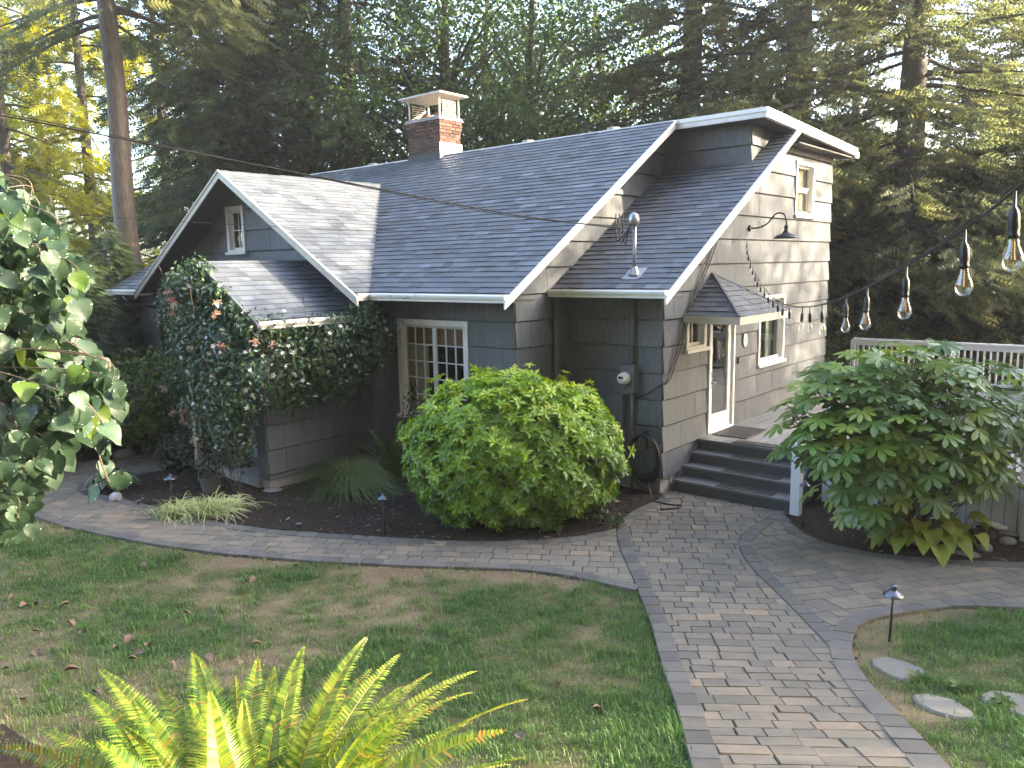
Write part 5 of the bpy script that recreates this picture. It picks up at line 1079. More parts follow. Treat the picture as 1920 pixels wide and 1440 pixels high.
d = norm(rng.normal(size=(330, 3))); d = d[d[:, 2] > -0.92]; lp = d * np.array([1.4, 0.75, 1.02]) * rng.uniform(0.35, 0.86, len(d))[:, None]; ip = fc + np.stack([lp[:, 0] * ca - lp[:, 1] * sa, lp[:, 0] * sa + lp[:, 1] * ca, lp[:, 2]], 1); ip = ip[ip[:, 2] > 0.2]
V, F, T = scatter(PVv, PFf, ip, np.c_[rng.normal(size=(len(ip), 2)), np.full(len(ip), -0.35)], np.c_[rng.normal(size=(len(ip), 2)) * 0.4, np.ones(len(ip))], rng.uniform(0.32, 0.44, len(ip))); link('inner_leaves', mesh_np('inner_leaves', V, F, T, True), fat, FAT, kind='stuff')

# ---- hostas
HVv, HFf = leaf_mesh('h', [(0, 0.14), (0.05, 0.34), (0.20, 0.46), (0.42, 0.47), (0.65, 0.36), (0.86, 0.17), (1, 0.01)], 0.55, 0.50)
HOSY = mat_leaf('chartreuse_hosta', [(0, (0.16, 0.20, 0.020)), (0.6, (0.26, 0.31, 0.035)), (1, (0.36, 0.39, 0.07))], 0.25, 0.5, 0.3, random_obj=True)
def mat_variegated():
    m, n, o = newmat('variegated_hosta'); t = attr(n, 'tint'); c = ramp(n, t, [(0.55, (0.030, 0.065, 0.022)), (0.72, (0.50, 0.49, 0.30))]); prin(n, o, c, 0.45, 0, 0.4); return m
HOSV = mat_variegated()
hmY = obj_leaf_mesh('leaf', HVv, HFf, HOSY)
vv = []; ff = []; prof = [(0, 0.10), (0.06, 0.27), (0.22, 0.37), (0.45, 0.36), (0.68, 0.25), (0.88, 0.10), (1, 0.01)]; tt = []
for (y, w) in prof:
    z = -0.45 * y * y
    for q, tv in ((-1, 1), (-0.74, 0), (0, 0), (0.74, 0), (1, 1)): vv.append((w * q, y, z + 0.3 * w * abs(q))); tt.append(tv if y < 0.95 and y > 0.0 else 1.0)
for i in range(len(prof) - 1):
    for q in range(4): a = i * 5 + q; ff.append((a, a + 1, a + 6, a + 5))
hmV = obj_leaf_mesh('leaf', np.array(vv), [np.array(ff)], HOSV, np.array(tt))
def hosta(U, V, lab, me, n, size, R, seed, flowers=0):
    p = on_ground(U, V); t = thing('hosta', lab, 'hosta', tuple(p)); r = random.Random(seed); m = MB()
    for i in range(n):
        ring = i / n; a = i * golden; dr = R * (0.25 + 0.75 * math.sqrt(ring)); z = 0.30 * (1 - 0.6 * ring) * size / 0.2 + 0.04
        pos = p + np.array([dr * cos(a) * 0.55, dr * sin(a) * 0.55, z]); m.tube([p, (p + pos) / 2 + Z * 0.05, pos], [0.006, 0.005, 0.004], 5)
        put_leaf(me, pos, (cos(a), sin(a), 0.05 - 0.50 * ring + r.uniform(-0.2, 0.2)), (cos(a) * 0.5, sin(a) * 0.5, 1), size * r.uniform(0.75, 1.15), t)
    m.build('stalks', HOSY, t, kind='stuff')
    for i in range(flowers):
        a = r.uniform(0, 6.28); q = p + np.array([0.28 * cos(a), 0.28 * sin(a), 0.46 + 0.05 * i]); m = MB(); m.tube(smooth_path([p, p + Z * 0.3, q], 4), 0.004, 5); m.build('flower_stalk', HOSY, t)
        m = MB()
        for k in range(7): an = k * 0.9; c = q + np.array([0.02 * cos(an), 0.02 * sin(an), 0.0]); m.tube([c, c + np.array([0.025 * cos(an), 0.025 * sin(an), -0.05]), c + np.array([0.04 * cos(an), 0.04 * sin(an), -0.07])], [0.006, 0.012, 0.004], 6)
        m.build('flower', CERAM, t)
    return t
hosta(1730, 1030, 'yellow-green broad-leaved hosta spilling onto the paving edge', hmY, 34, 0.25, 0.80, 1, 3)
hosta(1800, 1028, 'small yellow hosta clump next to the flat stone', hmY, 7, 0.24, 0.45, 2)
hosta(212, 918, 'variegated hosta with cream-edged leaves at the bed tip', hmV, 26, 0.19, 0.55, 3)

# ---- redbud: heart-shaped leaves hanging close to the viewer
RED = mat_leaf('heart_leaf', [(0, (0.032, 0.066, 0.034)), (0.5, (0.046, 0.088, 0.046)), (0.88, (0.060, 0.108, 0.052)), (0.95, (0.08, 0.15, 0.022)), (1, (0.14, 0.20, 0.03))], 0.2, 0.48, 0.4, random_obj=True, sheen_patch=(5.0, 0.66, 0.70, (0.50, 0.53, 0.48)))  # pale sheen patches and a backlit yellow-green painted into the leaf colour
def heart(seed):
    r = random.Random(seed); prof = [(-0.12, 0.16), (-0.04, 0.34), (0.10, 0.47), (0.30, 0.52), (0.50, 0.45), (0.70, 0.31), (0.87, 0.14), (1.0, 0.01)]; vs = []; fs = []
    for y, w in prof:
        z = -r.uniform(0.25, 0.4) * y * abs(y)
        for q in (-1, -0.5, 0, 0.5, 1): vs.append((w * q * r.uniform(0.95, 1.05), y if q != 0 or y > -0.05 else 0.0, z + 0.16 * w * abs(q) + 0.03 * sin(6 * y + 3 * q + seed)))
    for i in range(len(prof) - 1):
        for q in range(4): a = i * 5 + q; fs.append((a, a + 1, a + 6, a + 5))
    return obj_leaf_mesh('leaf', np.array(vs), [np.array(fs)], RED)
HEART = [heart(i) for i in range(5)]
rp = at_depth(-330, 700, 4.3); rz = float(ground_h(rp[0], rp[1])); red = thing('redbud_tree', 'weeping tree with large heart-shaped grey-green leaves', 'tree', (rp[0], rp[1], rz))
m = MB(); tp = np.array([rp[0], rp[1], 4.2]); m.tube(smooth_path([(rp[0], rp[1], rz - 0.1), (rp[0] + 0.05, rp[1], 3.0), tp], 5), list(np.linspace(0.10, 0.05, 11)), 8); m.build('trunk', BARK, red, smooth=True)
edge_y = [330, 380, 450, 520, 600, 660, 740, 790, 840, 900, 950, 1000, 1045]; edge_x = [-30, 45, 95, 135, 130, 150, 215, 185, 110, 70, 50, 35, 20]
r_ = random.Random(4); bm_ = MB(); spots = []
for k in range(280):
    yb = 350 + 690 * ((k * 0.618) % 1); xe = np.interp(yb, edge_y, edge_x) - r_.random() ** 1.3 * 330; dep = 3.9 + r_.random() * 1.5
    tip = at_depth(xe, yb, dep); st_ = np.array([rp[0] + 0.03, rp[1], min(4.15, max(2.2, tip[2] + 0.25 + r_.gauss(0, 0.25)))]); hm_ = (st_ + tip) / 2; hm_[2] = max(st_[2], tip[2]) - 0.05
    pth = smooth_path([st_, hm_, tip + np.array([0, 0, 0.16]), tip], 8); bm_.tube(pth, list(np.linspace(0.006, 0.002, len(pth))), 4)
    nn_ = 14
    for j in range(nn_): s_ = 0.30 + 0.7 * (j + 0.5) / nn_; q = pth[min(int(s_ * (len(pth) - 1)), len(pth) - 1)]; spots.append(q + np.array([r_.gauss(0, 0.05), r_.gauss(0, 0.05), r_.gauss(0, 0.05)]))
bm_.build('branches', TWIG, red, smooth=True, kind='stuff')
# one strand hanging lowest
strand = smooth_path([at_depth(150, 740, 3.7), at_depth(196, 800, 3.68), at_depth(186, 850, 3.66), at_depth(205, 905, 3.65)], 6); m = MB(); m.tube(strand, 0.004, 5); m.build('branch', TWIG, red)
spots += [q + np.array([r_.gauss(0, 0.035), r_.gauss(0, 0.035), r_.gauss(0, 0.02)]) for q in strand[::2]]
def scr_px(q): d = q - CAM; z = d @ FWD; return 960 + F_PX * (d @ RGT) / z, 720 - F_PX * (d @ UPV) / z
vis_, hid_ = [], []
for q in spots:
    u_, v_ = scr_px(q); lim = np.interp(v_, edge_y, edge_x) if v_ < 1045 else -50
    if v_ < 330: lim = -60
    if u_ > lim + 25 and not any(np.linalg.norm(q - s2) < 0.14 for s2 in strand): continue
    (vis_ if u_ > -60 and -50 < v_ < 1480 else hid_).append(q)
toc = CAM - np.mean(spots, 0); toc /= np.linalg.norm(toc); hidp = []
for i, q in enumerate(sorted(vis_, key=lambda s2: np.linalg.norm(s2 - CAM))):
    ax = np.array([r_.gauss(0, 0.55), r_.gauss(0, 0.55), -0.75]); up = toc * 0.75 + np.array([r_.gauss(0, 0.4), r_.gauss(0, 0.4), 0.75])
    if i < 300: put_leaf(HEART[i % 5], q, ax, up, r_.uniform(0.078, 0.118), red)
    else: hidp.append(q)
hidp = np.array(hidp + hid_); n = len(hidp); HV_, HF_ = leaf_mesh('hh', [(-0.1, 0.2), (0.1, 0.47), (0.3, 0.52), (0.6, 0.4), (0.85, 0.15), (1, 0.01)], 0.16, 0.3)
if n: V, F, T = scatter(HV_, HF_, hidp, np.c_[rng.normal(size=(n, 2)) * 0.5, -np.ones(n)], toc[None, :] + rng.normal(size=(n, 3)) * 0.35 + Z * 0.4, rng.uniform(0.085, 0.12, n)); link('far_leaves', mesh_np('far_leaves', V, F, T), red, RED, kind='stuff')

# ---- vine over the porch
VIN = mat_leaf('vine_leaf', [(0, (0.030, 0.062, 0.024)), (0.6, (0.054, 0.108, 0.036)), (0.9, (0.085, 0.150, 0.048)), (1, (0.15, 0.20, 0.055))], 0.18, 0.34, 0.55)
vin = thing('flowering_vine', 'dark evergreen vine with small white flowers smothering the porch', 'vine', (-5.9, -4.1, 0))
blobs = [((-6.75, -4.02, 2.95), (0.72, 0.30, 0.62), 1300), ((-6.15, -4.05, 2.35), (0.95, 0.34, 0.72), 1900), ((-5.45, -4.0, 1.95), (0.80, 0.42, 0.85), 2100), ((-4.88, -3.3, 2.05), (0.42, 0.80, 0.72), 1800), ((-4.72, -2.5, 2.15), (0.46, 0.80, 0.78), 1900), ((-4.50, -1.98, 2.45), (0.42, 0.42, 0.72), 1300), ((-5.9, -4.12, 1.35), (0.85, 0.26, 0.60), 900), ((-5.45, -4.02, 0.95), (0.45, 0.25, 0.5), 420), ((-7.0, -4.05, 2.2), (0.42, 0.25, 0.5), 500), ((-5.05, -3.6, 2.7), (0.5, 0.5, 0.22), 500), ((-6.3, -4.0, 3.55), (0.35, 0.2, 0.3), 350), ((-5.88, -4.0, 3.24), (0.36, 0.16, 0.20), 300), ((-5.38, -4.0, 2.94), (0.36, 0.16, 0.20), 300), ((-4.95, -3.95, 2.70), (0.3, 0.2, 0.20), 240), ((-6.9, -4.0, 3.3), (0.35, 0.2, 0.35), 350)]
pp = []; qq = []; fl_ = []
for c, r, n in blobs:
    p, nn = blob_points(n, c, r, 0.45); pp.append(p); qq.append(nn)
p = np.concatenate(pp); nn = np.concatenate(qq); dead = (p[:, 0] > XM - 9) & (p[:, 1] > GWY - 0.0) & (p[:, 0] < -4.72); p, nn = p[~dead], nn[~dead]
p = p + rng.normal(size=p.shape) * 0.05
mass(vin, 'foliage', VIN, p, nn, 0.085, up=0.5, jit=0.5, droop=0.5)
tw = MB()
for k in range(26):
    c, r, n = random.choice(blobs[:8]); a = np.array(c) + np.array([random.gauss(0, 0.3) * r[0], -r[1] * 0.6, random.gauss(0, 0.4) * r[2]]); e = a + np.array([random.gauss(0, 0.35), -0.15 - 0.1 * random.random(), random.gauss(0.15, 0.35)]); tw.tube(smooth_path([a, (a + e) / 2 + np.array([0.05, -0.05, 0.08]), e], 4), 0.005, 4)
for k in range(16):
    a = np.array([-5.9 + random.gauss(0, 0.35), -4.05, 0.05]); e = np.array([-5.8 + random.gauss(0, 0.4), -4.1, 1.4 + random.gauss(0, 0.3)]); tw.tube(smooth_path([a, (a + e) / 2 + np.array([random.gauss(0, 0.2), -0.08, 0]), e], 5), 0.007, 4)
tw.build('twigs', TWIG, vin, kind='stuff')
fm = MB()
for k in range(5): a = 2 * pi * k / 5; fm.add([(0, 0, 0), (0.5 * cos(a - 0.45), 0.5 * sin(a - 0.45), 0.12), (1.0 * cos(a), 1.0 * sin(a), 0.1), (0.5 * cos(a + 0.45), 0.5 * sin(a + 0.45), 0.12)], [(0, 1, 2, 3)])
fme = fm.build('flower', mat_paint('white_petal', (0.82, 0.82, 0.78), 0.6, 0.05), vin)
lst = rng.permutation(len(p)); cnt = 0
for i in lst:
    d = CAM - p[i]; d /= np.linalg.norm(d)
    if nn[i] @ d < 0.35: continue
    o = fme if cnt == 0 else fme.copy()
    if cnt: COL.objects.link(o)
    mat_ = Matrix.Translation(Vector(p[i] + nn[i] * 0.05)) @ basis(rng.normal(size=3), norm(nn[i] + d * 0.5)) @ Matrix.Scale(random.uniform(0.030, 0.052), 4)
    o.parent = vin; o.matrix_parent_inverse = vin.matrix_basis.inverted(); o.matrix_basis = mat_; cnt += 1
    if cnt >= 150: break
PINK = mat_leaf('honeysuckle_petal', [(0, (0.55, 0.24, 0.24)), (0.5, (0.62, 0.40, 0.26)), (1, (0.66, 0.55, 0.38))], 0.2, 0.6, 0.2, random_obj=True)
hb = MB()
for k in range(16):
    a = k * golden; el = random.uniform(-0.2, 0.9); dr = np.array([cos(a) * cos(el), sin(a) * cos(el), sin(el)]); hb.tube([dr * 0.012, dr * 0.05, dr * 0.075 + np.array([0.01, 0, -0.01])], [0.003, 0.004, 0.009], 5)
hbo = None
for (u_, v_) in ((316, 549), (322, 565), (328, 573), (407, 568), (320, 590), (477, 641), (360, 655), (412, 650), (306, 729), (323, 776), (346, 774), (345, 791), (363, 825), (510, 648), (404, 590)):
    q = at_depth(u_, v_, np.linalg.norm(at_y(u_, v_, -4.36) - CAM) * 0 + ((at_y(u_, v_, -4.36) - CAM) @ FWD)); o = hb.build('honeysuckle_bloom', PINK, vin) if hbo is None else hbo.copy()
    if hbo is None: hbo = o
    else: COL.objects.link(o); o.parent = vin
    o.matrix_parent_inverse = vin.matrix_basis.inverted(); o.location = q; o.rotation_euler = (random.uniform(-1, 1), random.uniform(-1, 1), random.uniform(0, 6)); o.scale = (1.0, 1.0, 1.0)
# leaves of the honeysuckle trailing down the left post
q = [at_depth(u_, v_, (at_y(u_, v_, -4.25) - CAM) @ FWD) for u_, v_ in ((345, 600), (330, 640), (345, 700), (322, 720), (340, 760), (355, 790), (335, 820), (315, 700), (405, 640), (480, 700), (490, 690), (420, 800))]
pp = np.concatenate([np.array(c) + rng.normal(size=(26, 3)) * np.array([0.10, 0.05, 0.12]) for c in q]); mass(vin, 'trailing_foliage', mat_leaf('grey_green_leaf', [(0, (0.05, 0.09, 0.055)), (1, (0.09, 0.14, 0.085))], 0.15, 0.5), pp, np.tile(-Y, (len(pp), 1)), 0.075)

# ---- other shrubs
def shrub(name, lab, cat, c, r, n, size, mat, base=None, TV=LV, TF=LF, shell=0.5, zmin=0.03):
    t = thing(name, lab, cat, (c[0], c[1], 0)); p, nn = blob_points(n, c, r, shell, zmin); mass(t, 'foliage', mat, p, nn, size, TV, TF)
    stems(t, 'stems', TWIG, (c[0], c[1], 0.0), [np.array(c) + np.array([cos(a) * r[0] * 0.7, sin(a) * r[1] * 0.7, r[2] * 0.2 * (i % 3)]) for i, a in enumerate(np.linspace(0, 6, 9))], 0.02, 0.006); return t
RHO = mat_leaf('olive_leaf', [(0, (0.035, 0.065, 0.012)), (0.6, (0.075, 0.12, 0.018)), (1, (0.14, 0.18, 0.03))], 0.3, 0.45)
DKL = mat_leaf('dark_shrub_leaf', [(0, (0.014, 0.028, 0.012)), (0.7, (0.028, 0.052, 0.020)), (1, (0.06, 0.09, 0.035))], 0.15, 0.4)
q = at_depth(268, 735, 15.2); shrub('rhododendron', 'olive green leafy bush between porch post and dark conifer', 'bush', (q[0], q[1], 1.15), (1.15, 1.0, 0.95), 3600, 0.11, RHO)
q = at_depth(205, 740, 17.0); shrub('rhododendron', 'dark bush behind the olive green bush', 'bush', (q[0], q[1], 0.9), (1.5, 1.0, 0.9), 3000, 0.11, DKL)
q = on_ground(345, 878); shrub('low_shrub', 'low dark leafy shrub at the porch foot behind the pot', 'shrub', (q[0], q[1], 0.35), (0.55, 0.45, 0.42), 900, 0.085, DKL)
q = on_ground(440, 885); shrub('low_shrub', 'sprawling dark shrub beside the grey porch wall', 'shrub', (q[0], q[1], 0.35), (0.45, 0.3, 0.45), 550, 0.085, DKL)
q = at_depth(775, 755, 12.9); shrub('climber', 'dark thin climber at the french window edge', 'climber', (q[0], q[1], 1.0), (0.24, 0.18, 0.85), 320, 0.07, DKL, shell=0.9)
q = on_ground(1080, 985); shrub('ground_cover', 'low leafy ground cover under the round bush', 'plant', (q[0] - 0.2, q[1] + 0.3, 0.12), (0.9, 0.25, 0.16), 420, 0.06, VIN)
# ---- pot
q = on_ground(397, 921); pot = thing('flower_pot', 'ribbed grey plastic pot holding a leggy plant', 'pot', tuple(q))
m = MB(); m.lathe([(0.0, 0.01), (0.135, 0.0), (0.15, 0.06), (0.152, 0.066), (0.165, 0.15), (0.168, 0.156), (0.178, 0.215), (0.192, 0.218), (0.194, 0.255), (0.180, 0.255), (0.172, 0.22), (0.0, 0.22)], (0, 0, 0), 28); m.build('pot_wall', PLASTIC, pot, local=True)
q2 = q + Z * 0.22; shr = thing('potted_plant', 'leggy plant with sparse leaves growing in the grey pot', 'plant', tuple(q2)); stems(shr, 'stems', TWIG, q2, [q2 + np.array([random.gauss(0, 0.25), random.gauss(0, 0.15), random.uniform(0.15, 0.4)]) for _ in range(9)], 0.008, 0.004, 0.1)
p, nn = blob_points(90, q2 + Z * 0.22, (0.32, 0.22, 0.22), 0.6); mass(shr, 'foliage', DKL, p, nn, 0.085)
# ---- grass-like clumps
def blades(name, c, n, length, width, spread, mat, parent, lift=1.0, tintf=None, droop=1.0):
    an = rng.uniform(0, 2 * pi, n); b = np.array(c) + np.c_[rng.normal(size=(n, 2)) * spread, np.zeros(n)]; Ln = length * rng.uniform(0.6, 1.1, n); el = rng.uniform(0.45, 1.35, n) * lift
    d = np.c_[np.cos(an), np.sin(an), np.zeros(n)]; sd_ = np.c_[-np.sin(an), np.cos(an), np.zeros(n)]; segs = 6; rows = []
    for k in range(segs + 1):
        s = k / segs; hor = Ln * (s * np.cos(el) + 0.25 * droop * s * s); ver = Ln * (s * np.sin(el) - 0.55 * droop * s * s * s); w = width * (1 - s ** 2 * 0.9) * 0.5
        c0 = b + d * hor[:, None] + Z * np.maximum(ver, -0.0)[:, None]; rows += [c0 - sd_ * w, c0 + sd_ * w + Z * 0.002]
    V = np.stack(rows, 1).reshape(-1, 3); K = 2 * (segs + 1); k0 = np.arange(n) * K; F = np.concatenate([np.stack([k0 + 2 * k, k0 + 2 * k + 1, k0 + 2 * k + 3, k0 + 2 * k + 2], 1) for k in range(segs)])
    t = np.tile(np.repeat(np.linspace(0, 1, segs + 1), 2), n) if tintf is None else np.repeat(rng.random(n), K); return link(name, mesh_np(name, V, [F], t), parent, mat)
def mat_ramp(name, stops, trans=0.25):
    m, n, o = newmat(name); c = ramp(n, attr(n, 'tint'), stops); p = N(n, 'ShaderNodeBsdfPrincipled'); n.links.new(c, p.inputs['Base Color']); p.inputs['Roughness'].default_value = 0.5; tr = N(n, 'ShaderNodeBsdfTranslucent'); n.links.new(c, tr.inputs[0]); mx = N(n, 'ShaderNodeMixShader'); mx.inputs[0].default_value = trans
    n.links.new(p.outputs[0], mx.inputs[1]); n.links.new(tr.outputs[0], mx.inputs[2]); n.links.new(mx.outputs[0], o.inputs[0]); return m
q = on_ground(648, 915); t = thing('ornamental_grass', 'shaggy clump of fine green and straw grass by the porch wall', 'grass clump', tuple(q))
blades('blades', q, 1900, 0.95, 0.008, 0.10, mat_ramp('sedge', [(0, (0.22, 0.14, 0.075)), (0.35, (0.20, 0.17, 0.07)), (0.6, (0.13, 0.19, 0.05)), (1, (0.17, 0.24, 0.08))]), t, 1.0, None, 1.15)
LIR = mat_ramp('striped_blade', [(0, (0.12, 0.20, 0.04)), (0.3, (0.34, 0.40, 0.12)), (1, (0.66, 0.66, 0.34))])
for (u_, v_, n_, L_, lab) in ((335, 965, 260, 0.36, 'pale striped grass clump beside the path light'), (405, 962, 380, 0.40, 'larger pale striped grass clump with green centre')):
    q = on_ground(u_, v_); t = thing('striped_grass', lab, 'grass clump', tuple(q), 'striped grass clumps by the path'); blades('blades', q, n_, L_ * 1.25, 0.015, 0.14, LIR, t, 0.85, None, 0.9)
# ---- weeds at the stepping stones
for (u_, v_, lab) in ((1722, 1272, 'small broad-leaved weed at a flagstone corner'), (1800, 1290, 'silvery weed rosette in the grass between flagstones'), (1878, 1318, 'weed sprouting at the edge of the cracked flagstone')):
    q = on_ground(u_, v_); t = thing('weed', lab, 'weed', tuple(q)); n_ = 16; a = np.arange(n_) * golden; el_ = rng.uniform(0.25, 0.8, n_); mass_p = np.tile(q, (n_, 1)) + Z * 0.0; V, F, T = scatter(LV, LF, mass_p, np.c_[np.cos(a), np.sin(a), el_], np.c_[np.zeros((n_, 2)), np.ones(n_)], rng.uniform(0.07, 0.12, n_)); link('foliage', mesh_np('foliage', V, F, T), t, RHO)
# ---- ferns
FERN = mat_leaf('sword_fern', [(0, (0.05, 0.11, 0.010)), (0.45, (0.15, 0.22, 0.018)), (0.85, (0.27, 0.31, 0.035)), (1, (0.30, 0.17, 0.03))], 0.42, 0.42, 0.4)
FERND = mat_leaf('shade_fern', [(0, (0.030, 0.070, 0.016)), (0.6, (0.055, 0.11, 0.024)), (1, (0.08, 0.14, 0.03))], 0.25, 0.5, 0.3)
def frond(parent, base, az, L, el, droop, mat, half=0.085, n=38, seed=0, brown=0.04):
    g = np.random.default_rng(seed); s = np.linspace(0, 1, 40); d = np.array([cos(az), sin(az), 0]); side = np.array([-sin(az), cos(az), 0])
    fv = g.normal(0, 0.16); twist = g.normal(0, 0.5); cur = np.array([base + d * L * (t * cos(el) + 0.18 * droop * t * t) + Z * L * (t * sin(el) - 0.42 * droop * t ** 2.2) + side * (0.06 * L * twist * t * t) for t in s])
    m = MB(); pts = cur[::3]; m.tube(pts, list(np.linspace(0.004, 0.0012, len(pts))), 4, tint=0.95)
    for k in range(n):
        t = 0.10 + 0.89 * k / n; c = np.array([np.interp(t, s, cur[:, j]) for j in range(3)]); c2 = np.array([np.interp(min(t + 0.02, 1), s, cur[:, j]) for j in range(3)]); tg = c2 - c; tg /= np.linalg.norm(tg) + 1e-9
        sd0 = np.cross(tg, Z); sd0 /= np.linalg.norm(sd0) + 1e-9; nr = np.cross(sd0, tg); a_ = twist * t; sdv = sd0 * cos(a_) + nr * sin(a_); nr = np.cross(sdv, tg)
        w = half * min(1, 0.45 + 2.4 * t) * (1 - max(0, t - 0.32) / 0.68) ** 0.85 + 0.004; wd = L * 0.89 / n * 0.80
        for sg in (-1, 1):
            dv = sdv * sg * 0.93 + tg * 0.36 + nr * (0.12 + g.normal(0, 0.06)); dv /= np.linalg.norm(dv); tt_ = 0.97 if g.random() < brown else min(0.85, max(0, g.normal(0.42 + fv, 0.22)))
            e = tg * wd * 0.5; ll = w * g.uniform(0.92, 1.06); p1 = c + dv * ll * 0.55; p2 = c + dv * ll - nr * ll * 0.12 + tg * ll * 0.06
            m.add([c - e * 0.7, c + e * 0.9, p1 + e * 0.85 + nr * 0.003, p1 - e * 0.75 + nr * 0.003, p2], [(0, 1, 2, 3), (3, 2, 4)], tt_)
    return m.build('frond', mat, parent)
fb = at_depth(440, 1515, 2.28); fb[2] = float(ground_h(fb[0], fb[1])) + 0.02; fern = thing('sword_fern', 'sunlit yellow-green sword fern on the foreground bank', 'fern', tuple(fb))
r_ = random.Random(12)
for k in range(112):
    a = 2 * pi * k / 112 + r_.gauss(0, 0.08); ring = k % 3; L_ = (1.10, 1.02, 0.84)[ring] * r_.uniform(0.9, 1.08); el = (0.98, 0.66, 1.20)[ring] + r_.gauss(0, 0.10)
    frond(fern, fb + np.array([0.09 * cos(a), 0.09 * sin(a), 0]), a, L_, el, (0.95, 0.95, 0.75)[ring] + r_.gauss(0, 0.10), FERN, 0.105, 58, k, 0.02 if k % 9 else 0.12)
q = on_ground(742, 905); f2_ = thing('shade_fern', 'tall green fern between wall and round bush', 'fern', tuple(q))
for k in range(13): a = YAW + pi * 0.5 + 2 * pi * k / 13; frond(f2_, q, a, r_.uniform(1.0, 1.35), r_.uniform(1.0, 1.35), 0.6, FERND, 0.13, 30, 100 + k, 0.0)

# ================================================================== trees
def mk_spray(brush, seed):
    r = random.Random(seed); vs = []; fs = []
    n = 6
    for i in range(n):
        y = 0.08 + 0.86 * i / n; ln = 0.36 * (1 - 0.62 * y) * r.uniform(0.8, 1.15)
        for sg in ((-1, 1) if not brush else (-1, 1, 2, 3)):
            if sg in (-1, 1): dx, dz = sg * 0.85, r.uniform(-0.25, 0.1)
            else: dx, dz = r.uniform(-0.35, 0.35), (0.7 if sg == 2 else -0.5)
            if brush: ln2 = ln * 0.62
            else: ln2 = ln
            b = len(vs); w = 0.060 if not brush else 0.055
            vs += [(0, y - w, 0), (0, y + w, 0), (dx * ln2, y + ln2 * 0.62, dz * ln2)]; fs.append((b, b + 1, b + 2))
    b = len(vs); vs += [(-0.03, 0.8, 0), (0.03, 0.8, 0), (0, 1.05, -0.03)]; fs.append((b, b + 1, b + 2))
    return np.array(vs), [np.array(fs)]
SPF = mk_spray(False, 1); SPB = mk_spray(True, 2)
def conifer_meshes(seed, H, zb, R, nb, per, spray, ssize, droop, tr, low_bias=0.8, hang=0.3):
    g = np.random.default_rng(seed); pos = []; ax = []; up = []; limbs = MB(); sc = []; tn = []
    for i in range(nb):
        t = ((i + g.random()) / nb) ** (1 / low_bias) if low_bias else g.random(); z = zb + (H - zb) * t; L_ = (R * (1 - t) ** 0.7 * g.uniform(0.65, 1.1) + 0.35); a = g.uniform(0, 2 * pi)
        e0 = 0.25 * t - 0.12 + g.normal(0, 0.08); d = np.array([cos(a), sin(a), 0]); sdv = np.array([-sin(a), cos(a), 0]); s = np.linspace(0, 1, 8)
        cur = np.array([Z * z + d * L_ * q + Z * L_ * (e0 * q - droop * q * q * (1 - 0.45 * q)) for q in s]); limbs.tube(cur[::1 if L_ > 2 else 2], list(np.linspace(0.022 + 0.012 * L_, 0.006, len(cur[::1 if L_ > 2 else 2]))), 4, cap=False)
        n = max(4, int(per * L_)); q = 0.18 + 0.82 * g.random(n) ** 0.8; c = np.stack([np.interp(q, s, cur[:, j]) for j in range(3)], 1)
        off = g.normal(size=n) * 0.22 * L_ * 0.5 * (1.1 - 0.6 * q); c = c + sdv * off[:, None] - Z * (np.abs(off) * hang + g.normal(0.10, 0.22, n))[:, None]
        sg = np.sign(off + 1e-6); an = g.uniform(0.2, 1.1, n); av = d[None, :] * np.cos(an)[:, None] + sdv[None, :] * (np.sin(an) * sg)[:, None] + Z[None, :] * (-0.15 - hang * g.random(n))[:, None]
        pos.append(c); ax.append(av); up.append(np.c_[g.normal(size=(n, 2)) * 0.7, np.ones(n)]); sc.append(ssize * g.uniform(0.65, 1.25, n)); tn.append(np.clip(0.25 + 0.45 * q + g.normal(0, 0.16, n) + g.normal(0, 0.08), 0, 1))
    V, F, T = scatter(spray[0], spray[1], np.concatenate(pos), np.concatenate(ax), np.concatenate(up), np.concatenate(sc), np.concatenate(tn))
    crown = mesh_np('crown', V, F, T)
    zs = np.linspace(0, H, 9); tk = MB(); tk.tube([(0.10 * tr * sin(z * 0.9), 0.10 * tr * cos(z * 0.7), z - 0.3) for z in zs], [tr * (1.25 if i == 0 else 1) * (1 - 0.85 * (z / H)) + 0.015 for i, z in enumerate(zs)], 12)
    def fin(mb, nm):
        me = bpy.data.meshes.new(nm); me.from_pydata(mb.v, [], mb.f); me.update(); me.polygons.foreach_set('use_smooth', np.ones(len(me.polygons), bool)); return me
    return dict(trunk=fin(tk, 'trunk'), limbs=fin(limbs, 'limbs'), crown=crown)
